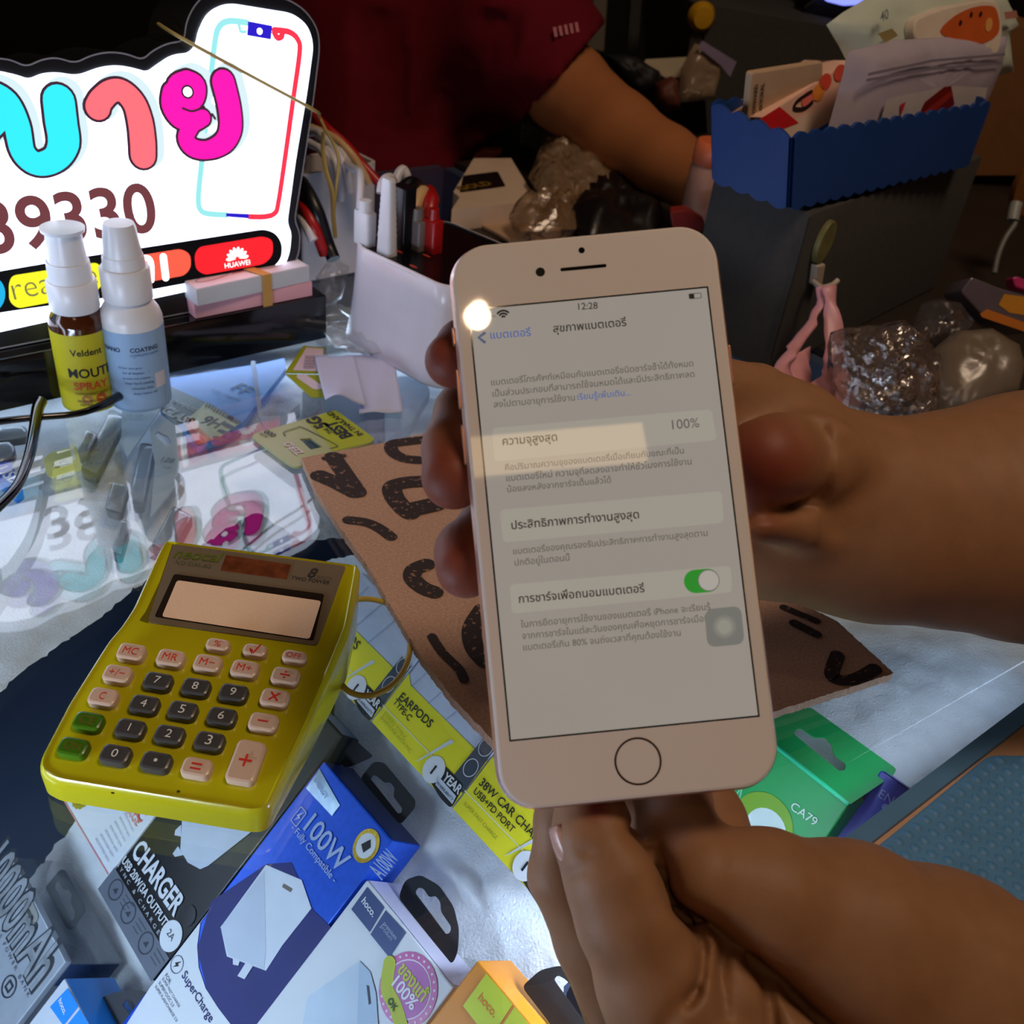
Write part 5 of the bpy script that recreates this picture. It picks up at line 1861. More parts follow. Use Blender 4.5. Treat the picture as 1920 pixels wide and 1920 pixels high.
whc = mat('white_cable', (218, 216, 226), .35, var=.03)
crc = mat('cream_cable', (214, 176, 126), .4, var=.03)
rdc = mat('red_cable', (176, 24, 26), .35, var=.04)
bkc = mat('black_cable', (14, 15, 22), .35, var=.05)
plug('usb_plug', 'square white plug at the left end of the hub', (675, 456), .0122, .007, .0185, whitep, kb((735, 1400, .008), (740, 1200, .008), (745, 1000, .01), (730, 900, .015), (640, 860, .03), (560, 780, .05)), whc, .0022)
plug('usb_plug', 'ribbed white plug standing tall on the hub', (715, 475), .0108, .008, .041, whitep, kb((985, 1170, .006), (1000, 1060, .006), (1060, 985, .008), (1130, 1010, .014), (1110, 1200, .022), (1080, 1330, .03)), whc, .0026, rib=True)
plug('usb_plug', 'matt black plug behind the ribbed white plug', (742, 462), .0125, .009, .034, bkc, kb((1150, 1330, .01), (1170, 1230, .01), (1250, 1120, .014), (1350, 1050, .02), (1430, 1100, .04)), bkc, .0042, collar=False)
plug('usb_plug', 'grey plug with a bent cream cable on the hub', (770, 464), .0128, .008, .0165, mat('grey_plug', (120, 112, 112), .4), kb((1365, 1480, .01), (1380, 1400, .01), (1430, 1260, .012), (1490, 1150, .018), (1530, 1200, .03)), crc, .0036)
plug('usb_plug', 'red plug at the right end of the hub', (800, 470), .010, .008, .018, rdc, kb((1560, 1480, .012), (1575, 1340, .012), (1590, 1240, .016), (1560, 1160, .03)), rdc, .0046)
tag(tube('cable', kb((1130, 1230, .03), (1180, 980, .03), (1250, 885, .032), (1300, 980, .034), (1290, 1080, .04), (1260, 1200, .05)), .0028, whc), 'white cable looping up behind the ribbed plug', 'cable')

# white bin full of cables behind the hub
BZ = .07
binm = mat('bin_white', (212, 204, 206), .45, var=.04)
fb = flat(BZ)
bo = roundpoly(fb.pts([(560, 328), (672, 314), (707, 303), (662, 281), (577, 289)]), .004)
bin_ = thing('cable_bin', 'open white plastic bin behind the charging hub, cables hanging over it', 'bin', fb)
plate('wall', bo, -BZ+.0012, 0, binm, bin_, holes=[inset(ccw(bo), .0022)], smooth=False)
plate('bottom', inset(ccw(bo), .001), -BZ+.0012, -BZ+.003, binm, bin_, smooth=False)
dC = dep(630, 312, BZ)


def kd(*pts):
    return [PD(*K, dC+dd) for K, dd in [(KB(p[:2])[0], p[2] if len(p) > 2 else 0) for p in pts]]


for k, (pts, m, r, lab) in enumerate((
        (kd((60, 440, -.01), (200, 430, -.02), (300, 490, -.03), (430, 640, -.03), (560, 860, -.03), (620, 1150, -.02)), whc, .0028, 'white cable arching over the front of the bin'),
        (kd((240, 500, -.02), (330, 640, -.03), (430, 780, -.035), (480, 1000, -.03), (500, 1250, -.02)), whc, .0026, 'white cable behind the yellow twist tie'),
        (kd((120, 560, -.02), (260, 640, -.03), (340, 760, -.035), (420, 940, -.03), (470, 1200, -.02)), whc, .0026, 'white cable lowest of those over the bin front'),
        (kd((350, 470, -.01), (480, 640, -.02), (580, 800, -.02), (640, 900, .0)), whc, .0026, 'white cable dropping into the bin at right'),
        (kd((150, 380, -.01), (420, 500, -.02), (650, 720, -.02), (850, 1050, -.01)), crc, .0024, 'cream cable slanting across the bin'),
        (kd((160, 200, -.0), (330, 380, -.01), (560, 580, -.01), (760, 820, -.012), (960, 1040, -.01)), rdc, .0030, 'dark red cable slanting across the bin to the hub'),
        (kd((30, 1030, -.05), (120, 1180, -.06), (240, 1440, -.06), (340, 1760, -.05), (420, 1960, -.05)), bkc, .0040, 'thick black cable beside the lit sign edge'),
        (kd((10, 1240, -.05), (90, 1380, -.06), (200, 1600, -.06), (310, 1900, -.05)), rdc, .0032, 'red cable beside the thick black one'),
        (kd((-10, 1400, -.05), (70, 1520, -.06), (180, 1740, -.06)), whc, .0028, 'short white cable beside the sign edge'))):
    tag(tube('cable', pts, r, m, seg=8), lab, 'cable', 'cables around the white bin')
ty = mat('twist_tie', (196, 176, 110), .45, var=.05)
dS = [dep(297, 45, .185)]
tip = PD(297, 45, float(np.dot(FS.w(*FS.px(297, 45, -.02), -.02)-CO, CM[:, 2])))
p_edge = FS.w(*FS.px(588, 206, .003), .003)
tag(tube('twist_tie', [tip, FS.w(*FS.px(345, 74, .003), .003), FS.w(*FS.px(470, 142, .004), .004), p_edge, *kd((240, 240, -.05), (330, 420, -.05), (430, 600, -.045), (480, 780, -.045), (450, 1100, -.045), (420, 1420, -.04))], .0009, ty, seg=6),
    'thin yellowish tie stretched across the lit sign and down to the cables', 'tie')
tag(tube('twist_tie', kd((300, 430, -.05), (290, 640, -.045), (330, 900, -.045), (400, 1150, -.045), (415, 1430, -.04), (440, 1700, -.04)), .0014, ty, seg=6), 'yellow tie hanging in front of the white bin', 'tie')

# clear wrap by the hub
wrap = film('clear_wrap', (210, 206, 200), .12, .12, bump=.6, bscale=220, glossw=.5)
f = flat(.006)
tag(pillow('plastic_wrap', f.pts(KS((790, 330), (850, 250), (930, 330), (1240, 560), (1230, 620), (1000, 620), (860, 560), (800, 480))), .004, wrap, fr=f, wrinkle=.004, seed=3, scale=110),
    'crumpled clear plastic wrap lying along the foot of the white hub', 'plastic wrap')
f = facing(625, 520, dep(625, 540, .02), yaw=.5, lean=.4)
tag(pillow('plastic_wrap', f.pts([(592, 520), (622, 478), (655, 500), (640, 560), (610, 580)]), .006, wrap, fr=f, wrinkle=.006, seed=9, scale=110), 'crumpled clear plastic bag between sign plinth and hub', 'plastic wrap')

# ------------------------------------------------------------------ shopkeeper's desk behind the case
desk = thing('back_desk', 'dark desk cluttered with parcels behind the display case', 'desk')
deskm = mat('desk_dark', (48, 38, 32), .5, var=.2, vscale=12)
dz = flat(0)
dp = [FA.w(a1+.012, yt-.008)[:2], FA.w(a1+.9, yt-.008)[:2], FA.w(a1+.9, yb)[:2], FA.w(a1+.012, yb)[:2]]
plate('desk_top', dp, -.03, 0.0, deskm, desk, smooth=False)
cen = np.mean(np.array(dp), axis=0)
for p in dp:
    q = np.array(p)+(cen-np.array(p))*.06
    cbox('leg', q[0]-.02, q[1]-.02, -.9, q[0]+.02, q[1]+.02, -.0305, deskm, desk)


def slab(name, label, cat, pts, d, t, m, yaw=0.0, lean=0.0, bev=.001, r=.002, group=None, part='board'):
    u, v = np.mean(np.array(pts), axis=0)
    f = facing(u, v, d, yaw, lean)
    T = thing(name, label, cat, f, group)
    plate(part, roundpoly(f.pts(pts), r), -t, 0, m, T, bev=min(bev, t*.4))
    return T, f


def flatpiece(name, label, cat, pts, z, t, m, part='sheet', r=.001):
    f = flat(z)
    T = thing(name, label, cat, f)
    plate(part, roundpoly(f.pts(pts), r), -t, 0, m, T, smooth=False)
    return T, f


# parcels and clutter on the desk, between the two people
T, f = flatpiece('product_box', 'flat white box with a black window and gold lettering on the desk', 'box', K2((905, 1110), (870, 1080), (985, 890), (1195, 890), (1340, 1130), (860, 1180)), .022, .020, mat('white_carton_warm', (222, 198, 176), .6, var=.04))
prt('window', roundpoly(f.pts(K2((905, 1085), (925, 990), (1120, 965), (1165, 1050))), .003), C((30, 27, 24), .2), T)
tx(T, f, 'GOLD', K2((915, 1075))[0], K2((1095, 1040))[0], mat('gold_ink', (190, 150, 60), .35, metal=.5), .04, z=.0006)
T, f = slab('parcel_box', 'grey brown upright carton with a pale address label on the desk', 'box', K2((1235, 700), (1245, 610), (1390, 720), (1400, 900), (1290, 1030), (1215, 900)), .93, .07, C((72, 62, 52), .7), yaw=.5)
prt('address_label', f.pts(K2((1250, 690), (1385, 735), (1390, 870), (1245, 810))), C((150, 142, 146), .6), T)
for k in range(5):
    strokes('label_line', [(f.pts(K2((1260, 705+k*24), (1375, 748+k*24))), .0012, False)], C((90, 84, 90)), T, .0006)
slab('parcel_box', 'lavender grey carton beside the torso on the desk', 'box', K2((1010, 850), (1200, 680), (1235, 600), (1235, 880), (1200, 900)), .95, .05, C((128, 122, 134), .6), yaw=-.2)
T, f = slab('phone_case', 'small red brown case lying on the white box', 'case', K2((980, 880), (1040, 845), (1150, 850), (1100, 905), (985, 915)), .91, .012, C((132, 50, 26), .5))
bubble = film('bubble_wrap', (178, 150, 120), .55, .12, bump=1.0, bscale=120, glossw=.9, bubbles=110)
f = flat(.03)
tag(pillow('bubble_wrap', f.pts(K2((1290, 1000), (1400, 740), (1560, 760), (1800, 940), (1850, 1010), (1600, 1080), (1400, 1150))), .012, bubble, fr=f, wrinkle=.009, seed=5, scale=40), 'crumpled bubble wrap on the desk under the reaching arm', 'bubble wrap')
f = flat(.02)
tag(pillow('plastic_bag', f.pts(K2((1350, 1150), (1500, 1080), (1600, 1130), (1560, 1290), (1250, 1300), (1180, 1220))), .012, film('clear_film_warm', (190, 150, 110), .4, .1, bump=1.0, bscale=120, glossw=1.0), fr=f, wrinkle=.012, seed=15, scale=50), 'shiny clear plastic bag on the desk above the handset', 'bag')
f = flat(.02)
tag(pillow('plastic_bag', f.pts(K2((1500, 1250), (1560, 1080), (1680, 1000), (1830, 1010), (1990, 1100), (2060, 1230), (1980, 1310), (1640, 1320))), .012, mat('black_plastic_bag', (24, 19, 20), .35, var=.1, bump=.8, bscale=60), fr=f, wrinkle=.012, seed=8, scale=36), 'crumpled black plastic bag on the desk behind the handset', 'bag')
T, f = flatpiece('paper_sheet', 'pale carton flap on the desk left of the handset top', 'card', K2((785, 1300), (840, 1250), (940, 1310), (930, 1440), (870, 1440), (785, 1370)), .004, .003, C((214, 176, 140), .7))
T, f = flatpiece('black_tray', 'flat black strip lying between the pale flap and the white paper', 'tray', K2((850, 1190), (920, 1200), (1200, 1350), (1060, 1360), (940, 1310), (845, 1240)), .006, .005, C((14, 13, 13), .35))
T, f = flatpiece('paper_sheet', 'torn white paper just above the top left of the handset', 'paper', K2((915, 1205), (1120, 1190), (1300, 1270), (1300, 1350), (1190, 1350)), .008, .002, C((192, 160, 132), .8))
T, f = flatpiece('paper_sheet', 'small cream card behind the top edge of the handset', 'paper', K2((1300, 1275), (1580, 1280), (1600, 1340), (1310, 1350)), .010, .002, C((214, 176, 140), .8))
slab('red_pouch', 'dull red pouch at the top right corner of the handset', 'pouch', KR((-70, 1190), (20, 1180), (125, 1250), (110, 1310), (-60, 1280)), .66, .01, C((150, 44, 40), .5))
ob = thing('lidded_bottle', 'white bottle with orange lid left of the blue basket', 'bottle')
obp = PD(1332, 330, .70)
ob.location = obp-np.array([0, 0, .03])
lathe('bottle_body', [(.0001, 0), (.0145, 0), (.0155, .003), (.0155, .036), (.013, .040)], C((196, 150, 134), .4), ob)
lathe('lid', [(.014, .0385), (.0155, .040), (.0150, .052), (.0135, .054), (.0001, .0542)], mat('orange_lid', (236, 122, 78), .35, var=.04), ob)

# ------------------------------------------------------------------ grey box with the blue basket
gxy = P(1440, 700)[:2]
gz = zat(1478, 392, gxy)
cC = np.array([gxy[0], gxy[1], 0])
cL = P(1335, 335, gz)
cR = P(1845, 292, gz)
eL, eR = (cL-cC)[:2], (cR-cC)[:2]
fg = flat(0)
gbx = thing('storage_box', 'dark grey covered box under the blue basket', 'box')
grey_felt = mat('grey_felt', (64, 62, 60), .85, var=.1, vscale=200, bump=.3, bscale=900)
pl = [gxy, gxy+eR, gxy+eR+eL, gxy+eL]
plate('carton', roundpoly([tuple(p) for p in pl], .004), .001, gz, grey_felt, gbx, bev=.002)
cbox('seam', -.0006, -.0006, .01, .0006, .0006, gz-.002, C((30, 30, 30), .8), gbx).location = (gxy[0]-.001, gxy[1]-.001, 0)
bblue = mat('blue_basket_plastic', (22, 64, 132), .45, var=.06, vscale=40, bump=.3, bscale=300)
bk = thing('plastic_basket', 'blue plastic basket with scalloped rim on the dark grey box', 'basket')


def wall(name, b0, b1, t0, t1, th=.002, sc=.012, amp=.0028):
    """scalloped basket side from bottom edge b0-b1 to rim t0-t1"""
    b0, b1, t0, t1 = [np.array(p, float) for p in (b0, b1, t0, t1)]
    L = np.linalg.norm(b1-b0)
    k = max(2, int(L/sc))
    N = k*8
    nn = nrm(np.cross(b1-b0, t0-b0))
    V, Fc = [], []
    for i in range(N+1):
        s = i/N
        a = abs(math.sin(math.pi*k*s))
        bot = b0+(b1-b0)*s
        top = t0+(t1-t0)*s
        up = nrm(top-bot)
        bot2 = bot-up*amp*(a-1)*-1*0-up*amp*a*.8
        top2 = top+up*amp*a
        V += [bot2, top2, bot2+nn*th, top2+nn*th]
    for i in range(N):
        a, b = 4*i, 4*i+4
        Fc += [(a, b, b+1, a+1), (a+2, a+3, b+3, b+2), (a+1, b+1, b+3, a+3), (a, a+2, b+2, b)]
    return mk(name, V, Fc, bblue, bk)


z0_ = gz+.0045
# bottom corners on the box, rim corners above them
bC, bLc, bRc = P(1478, 388, z0_), P(1340, 334, z0_), P(1812, 306, z0_)
bB = bLc+bRc-bC
hR = zat(1481, 262, bC[:2])-z0_


def rimat(u, v, p):
    return PD(u, v, float(np.dot(np.array(p)-CO, CM[:, 2])))


rC, rL, rR = rimat(1484, 258, bC+np.array([0, -.004, hR])), rimat(1338, 198, bLc+np.array([0, 0, hR])), rimat(1852, 196, bRc+np.array([0, 0, hR]))
rB = rL+rR-rC
wall('side', bLc, bC, rL, rC)
wall('side', bC, bRc, rC, rR)
wall('side', bRc, bB, rR, rB)
wall('side', bB, bLc, rB, rL)
mk('bottom', [bC, bRc, bB, bLc], [(0, 1, 2, 3)], bblue, bk)

dK = float(np.dot(bC-CO, CM[:, 2]))
# contents of the basket
# each stands at its own place between the front and back sides of the basket
yawb = math.atan2(eR[1], eR[0])


def inbasket(s, t):
    """camera depth of a spot in the basket: s along the long side, t towards the back"""
    p = bC+(bRc-bC)*s+(bLc-bC)*t+np.array([0, 0, .02])
    return float(np.dot(p-CO, CM[:, 2]))


T, f = slab('tan_card', 'tan card with dark print standing at the left in the blue basket', 'card', KR((362, 670), (388, 408), (790, 345), (790, 480), (560, 640), (410, 760)), inbasket(.06, .72), .004, C((190, 160, 130), .7), yaw=yawb*.8)
for k, s in enumerate(('FORWARD', 'NATURAL')):
    tx(T, f, s, KR((405+k*38, 650-k*20))[0], KR((420+k*36, 470-k*8))[0], C((60, 44, 36)), .03, z=.0006)
T, f = slab('snack_box', 'white and pink box with a red label leaning in the blue basket', 'box', KR((440, 660), (940, 335), (985, 380), (900, 640), (620, 800), (540, 790)), inbasket(.22, .62), .03, C((236, 190, 170), .5), yaw=yawb*.9, lean=.2)
prt('white_side', f.pts(KR((400, 690), (500, 730), (700, 640), (900, 560), (905, 640), (640, 790), (520, 790))), C((232, 206, 186), .5), T)
prt('red_label', f.pts(KR((408, 682), (540, 600), (648, 690), (520, 740))), C((214, 34, 40), .4), T, .0006)
strokes('brush_mark', [(spline(f.pts(KR((720, 515), (640, 570), (625, 610), (680, 610), (725, 575))), 5), .0022, False)], C((40, 26, 26)), T, .0006)
for q, c in (((760, 520), (240, 150, 60)), ((800, 460), (226, 80, 60)), ((880, 410), (226, 90, 66)), ((700, 560), (240, 120, 110))):
    x, y = f.px(*KR(q)[0])
    prt('flower_print', ell(x, y, .006, .0045), C(c), T, .0005)
T = thing('tissue_pouch', 'pale green wet tissue pouch with white lid at the back of the blue basket', 'pouch')
f = facing(1700, 90, inbasket(.55, .75), yaw=yawb*.8, lean=.25)
T.matrix_world = f.M
pillow('pouch', f.pts(KR((808, 140), (900, 70), (1120, -60), (1500, -90), (1810, -40), (1890, 140), (1830, 190), (1860, 400), (1200, 600), (960, 420), (880, 260))), .012, mat('pale_green_film', (196, 206, 192), .4, var=.05), T, wrinkle=.003, seed=4, scale=40)
plate('lid', roundpoly(f.pts(KR((1150, 210), (1170, 110), (1330, 50), (1560, 5), (1640, 20), (1665, 180), (1640, 320), (1260, 330))), .006), .011, .017, C((226, 212, 196), .4), T, bev=.0015)
prt('orange_print', spline([*f.pts(KR((1312, 200), (1360, 120), (1470, 60), (1580, 45), (1625, 80), (1630, 200), (1500, 260)))], 4, True), C((206, 96, 44), .4), T, .0174)
for q in ((1415, 140), (1475, 95), (1528, 92)):
    x, y = f.px(*KR(q)[0])
    prt('seed_print', ell(x, y, .0016), C((50, 24, 16)), T, .0178)
x, y = f.px(*KR((1575, 150))[0])
prt('spot_print', ell(x, y, .004), C((222, 160, 90)), T, .0178)
prt('gold_patch', f.pts(KR((960, 200), (1040, 170), (1075, 210), (1000, 250))), C((150, 136, 90)), T, .0165)
prt('pink_patch', f.pts(KR((1670, 80), (1740, 70), (1750, 110), (1680, 120))), C((176, 120, 104)), T, .0165)
tx(T, f, '40', KR((975, 135))[0], KR((1020, 115))[0], C((120, 130, 140)), .02, z=.0165)
T = thing('zip_pouch', 'lilac grey zip pouch with a red spice picture in front in the blue basket', 'pouch')
f = facing(1660, 170, inbasket(.42, .18), yaw=yawb*.95, lean=.1)
T.matrix_world = f.M
pm = mat('lilac_pouch', (182, 172, 190), .38, var=.04)
pillow('pouch', f.pts(KR((930, 290), (1200, 225), (1835, 190), (1800, 350), (1705, 580), (1600, 760), (795, 800), (900, 420))), .010, pm, T, wrinkle=.0015, seed=2, scale=30)
strokes('zip_line', [(f.pts(KR((945, 405), (1310, 330), (1720, 296))), .0016, False), (f.pts(KR((935, 437), (1310, 375), (1700, 345))), .0016, False)], C((140, 132, 150)), T, .0108)
prt('clear_window', f.pts(KR((1050, 540), (1400, 470), (1620, 480), (1580, 690), (1000, 700))), C((196, 188, 190)), T, .0112)
prt('spice_picture', f.pts(KR((1225, 640), (1260, 560), (1370, 475), (1410, 470), (1430, 570), (1380, 630), (1290, 680))), C((120, 24, 18), .4), T, .0116)
prt('spice_highlight', f.pts(KR((1240, 620), (1400, 500), (1420, 520), (1270, 650))), C((166, 44, 30), .4), T, .0119)
x, y = f.px(*KR((1130, 590))[0])
prt('red_mark', [(x-.003, y+.002), (x+.003, y+.003), (x+.002, y-.001), (x, y-.005)], C((196, 40, 60)), T, .0118)

# hook with a pink bag
hk = thing('adhesive_hook', 'green oval hook on a white strip stuck to the dark grey box', 'hook')
dH = float(np.dot(cC-CO, CM[:, 2]))+.0
fn = Frame((gxy[0], gxy[1], .0), np.array([eR[0], eR[1], 0]), (0, 0, 1))
plate('oval_plate', ell(*fn.px(*KR((795, 1360))[0], .002), .0085, .0125, n=24, a=-.25), .0006, .004, mat('hook_green', (120, 116, 70), .5, var=.25, vscale=90), hk, bev=.001).matrix_world = fn.M
o = plate('strip', roundpoly(fn.pts(KR((745, 1490), (790, 1480), (770, 1600), (730, 1600)), .003), .001), .0006, .005, C((190, 176, 160), .5), hk, bev=.001)
o.matrix_world = fn.M
o = tube('hook_arm', [(*fn.px(*KR((752, 1590))[0], .006), .004), (*fn.px(*KR((780, 1615))[0], .012), .012), (*fn.px(*KR((830, 1600))[0], .016), .017), (*fn.px(*KR((855, 1570))[0], .016), .018)], .0016, C((190, 176, 160), .5), hk)
o.matrix_world = fn.M
hx_, hy_ = fn.px(*KR((790, 1600))[0], .012)
hang = fn.w(hx_, hy_, .012)
tilt = math.radians(42)
fbag = Frame(hang, fn.X, np.array([0, 0, 1])*math.cos(tilt)-fn.Z*math.sin(tilt))
pbag = thing('plastic_bag', 'pink plastic carrier bag hanging from the hook on the grey box', 'bag', fbag)
pinkb = mat('pink_film', (224, 158, 166), .4, var=.08, sss=.1)
K9 = crop(1280, 560, 3)


def straps(pts0, pts1, z0_, name='bag_body', seed=0, nt=26):
    V, Fc = [], []
    A, B = spline([np.array(fbag.px(*K9(p)[0])) for p in pts0], 6), spline([np.array(fbag.px(*K9(p)[0])) for p in pts1], 6)
    N = min(len(A), len(B))
    for i in range(N):
        for j in range(9):
            s = j/8
            p = A[i]*(1-s)+B[i]*s
            z = z0_+.004*math.sin(s*math.pi)+.0022*mnoise.noise(Vector((p[0]*160+seed, p[1]*26, seed)))*1.5
            V.append((p[0], p[1], z))
    for i in range(N-1):
        for j in range(8):
            a = i*9+j
            Fc.append((a, a+9, a+10, a+1))
    o = mk(name, V, Fc, pinkb, pbag, smooth=True)
    q = o.modifiers.new('thick', 'SOLIDIFY')
    q.thickness = .0006
    return o


straps(((742, -60), (738, 60), (600, 260), (480, 430), (440, 520), (430, 700)), ((800, -60), (752, 120), (640, 330), (600, 380), (650, 500), (700, 700)), 0.0, 'bag_handle', 1)
straps(((745, -50), (752, 100), (765, 290), (735, 440), (650, 520), (600, 700)), ((825, -40), (835, 100), (870, 350), (890, 600), (905, 700), (905, 780)), .005, 'bag_handle', 2)
straps(((600, 330), (590, 430), (600, 760)), ((762, 250), (775, 430), (780, 760)), -.006, 'bag_back', 4)
straps(((430, 690), (420, 800), (430, 1000)), ((905, 690), (910, 800), (900, 1000)), .003, 'bag_body', 3)

# clear bags in front of the grey box
clearb = film('clear_bag', (130, 108, 90), .38, .08, bump=1.0, bscale=120, glossw=1.2, bubbles=170)
clearb2 = film('clear_bag_smooth', (150, 132, 112), .55, .3, bump=.4, bscale=90, glossw=.25)
f = flat(.03)
f1 = facing(1650, 700, .52, yaw=.1, lean=.9)
tag(pillow('plastic_bag', f1.pts(K9((830, 190), (960, 160), (1160, 160), (1290, 260), (1420, 400), (1440, 620), (1300, 740), (1000, 720), (880, 640))), .02, clearb, fr=f1, wrinkle=.012, seed=21, scale=45, rings=10), 'glittering clear plastic bag beside the pink bag', 'bag')
f2 = facing(1800, 720, .545, yaw=-.1, lean=.9)
tag(pillow('plastic_bag', f2.pts(K9((1350, 330), (1500, 210), (1700, 200), (1870, 300), (1900, 430), (1860, 580), (1600, 680), (1420, 700), (1330, 560))), .022, clearb2, fr=f2, wrinkle=.004, seed=22, scale=30, rings=10), 'smooth full clear bag resting behind the forearm', 'bag')
f3 = facing(1770, 620, .60, yaw=.1, lean=.7)
tag(pillow('plastic_bag', f3.pts(K9((1290, 180), (1340, 30), (1420, 0), (1580, 50), (1640, 130), (1560, 230), (1380, 260), (1280, 300))), .012, film('grey_clear_bag', (96, 88, 88), .45, .15, bump=.8, bscale=120, glossw=.5), fr=f3, wrinkle=.012, seed=23, scale=45), 'dark crumpled clear bag behind the smooth bag', 'bag')
T, f = slab('clear_package', 'yellow and clear packaged item at the right edge', 'package', crop(1640, 280, 1280/280)((735, 1220), (830, 1090), (1080, 1190), (1330, 1260), (1330, 1580), (920, 1420)), .60, .025, C((92, 82, 92), .25), lean=.5)
KY = crop(1640, 280, 1280/280)
prt('yellow_print', f.pts(KY((1060, 1330), (1110, 1240), (1330, 1270), (1330, 1430), (1150, 1400))), C((196, 132, 30), .4), T)
prt('orange_print', f.pts(KY((900, 1410), (960, 1370), (1330, 1500), (1330, 1580), (920, 1440))), C((190, 110, 30), .4), T, .0005)
slab('pink_packet', 'magenta packet above the yellow package at the right edge', 'packet', KY((1180, 1100), (1220, 1085), (1330, 1130), (1330, 1220), (1200, 1180)), .66, .01, C((190, 40, 110), .4), lean=.5)
hk2 = thing('adhesive_hook', 'tan oval hook with a grey cable at the right edge', 'hook')
ff = facing(1905, 360, .74, yaw=.3)
plate('oval_plate', ell(*ff.px(*KY((1330, 310))[0]), .016, .022, n=24), 0, .006, C((120, 76, 30), .5), hk2, bev=.001).matrix_world = ff.M
tube('cable_end', [PD(*KY(p)[0], .735) for p in ((1215, 460), (1195, 530), (1180, 610))], .0046, C((150, 152, 150), .4), hk2)
tube('cable_lead', [PD(*KY(p)[0], .735) for p in ((1185, 600), (1200, 640), (1120, 760), (1060, 900), (1025, 1060))], .0022, C((110, 110, 108), .4), hk2)

# things on and behind, upper right
K10 = crop(1060, 0, 1920/360)
T, f = slab('storage_box', 'second dark grey box at the back with a yellow knob', 'box', [(1322, 15), (1350, 10), (1620, 60), (1640, 330), (1330, 330), (1318, 110)], 1.05, .22, grey_felt, yaw=.25)
ky = lathe('knob', [(.0001, .014), (.010, .013), (.0145, .006), (.013, 0), (.0001, 0)], mat('yellow_knob', (206, 156, 30), .4, var=.1), T, seg=24)
x, y = f.px(*K10((1338, 155))[0])
ky.location = (x, y, .001)
strip = cbox('strip', x-.006, y-.05, .0, x+.006, y-.012, .004, C((60, 52, 44), .6), T)
slab('wood_batten', 'pale wooden batten lying along the top of the second grey box', 'batten', K10((1330, 60), (1500, 25), (1960, 120), (1960, 210), (1400, 70)), 1.03, .03, C((126, 98, 74), .6), yaw=.25)
T = thing('zip_bag', 'clear zip bag with a lilac strip hanging left of the second grey box', 'bag')
f = facing(1305, 140, .98, yaw=.2, lean=.15)
T.matrix_world = f.M
pillow('bag', f.pts(K10((1235, 530), (1300, 430), (1600, 600), (1480, 990), (1130, 1030), (1150, 700))), .012, film('zip_bag_film', (176, 150, 124), .7, .15, bump=.6, bscale=100, glossw=.5), T, wrinkle=.006, seed=31, scale=30)
prt('lilac_strip', f.pts(K10((1280, 460), (1325, 400), (1665, 610), (1600, 760), (1500, 640))), C((140, 128, 160), .4), T, .014)
T, f = slab('paper_sheet', 'pale paper sheet beside the zip bag at the back', 'paper', K10((800, 590), (1240, 565), (1200, 770), (1000, 780), (780, 640)), 1.0, .003, C((178, 166, 140), .8), yaw=.1, lean=.5)
f = facing(1150, 140, .99, yaw=0, lean=.4)
tag(pillow('dark_pouch', f.pts(K10((310, 560), (560, 560), (700, 590), (960, 760), (920, 960), (740, 1010), (500, 830))), .03, mat('dark_nylon', (24, 22, 26), .6, var=.2), fr=f, wrinkle=.012, seed=41, scale=20), 'dark crumpled pouch behind the reaching arm', 'pouch')
f = facing(1245, 175, .97, yaw=0, lean=.3)
tag(pillow('dark_pouch', f.pts(K10((900, 820), (1060, 760), (1130, 800), (1150, 1090), (1000, 1120), (880, 1030))), .02, mat('brown_pouch', (96, 48, 34), .6, var=.2), fr=f, wrinkle=.006, seed=43, scale=25), 'red brown pouch below the pale paper sheet', 'pouch')
slab('monitor', 'black monitor edge with a blue lit screen at the very top', 'monitor', KR((680, 40), (790, -40), (1050, -80), (1050, 60), (880, 170), (690, 170)), 1.1, .03, C((12, 12, 14), .3), yaw=.2)
o = [q for q in bpy.data.objects if q.name.startswith('monitor')][-1]
fmon = facing(1560, 5, 1.075, yaw=.2)
plate('lit_screen', roundpoly(fmon.pts(KR((790, -30), (1060, -30), (1060, 20), (900, 30), (800, 5))), .003), 0, .002, emis('screen_blue', (130, 140, 255), 1.6), o, smooth=False).matrix_world = fmon.M
T, f = slab('parcel_box', 'brown carton right of the blue basket', 'box', [(1815, 330), (1870, 70), (1895, 45), (2000, 60), (2000, 330)], .95, .2, C((128, 84, 46), .7), yaw=.2)
slab('poster_panel', 'pale blue poster strip beside the red sleeve', 'poster', K10((-60, -60), (290, -60), (215, 420), (160, 330), (60, 200), (-20, 60)), 1.25, .004, C((150, 176, 190), .5))
slab('cabinet_post', 'grey upright post behind the reaching arm', 'post', K10((290, -80), (425, -80), (385, 520), (210, 480)), 1.22, .05, C((120, 112, 100), .6))
slab('cabinet_post', 'dim grey post left of the second grey box', 'post', K10((660, -80), (770, -80), (725, 560), (610, 560)), 1.3, .05, C((62, 60, 56), .6))

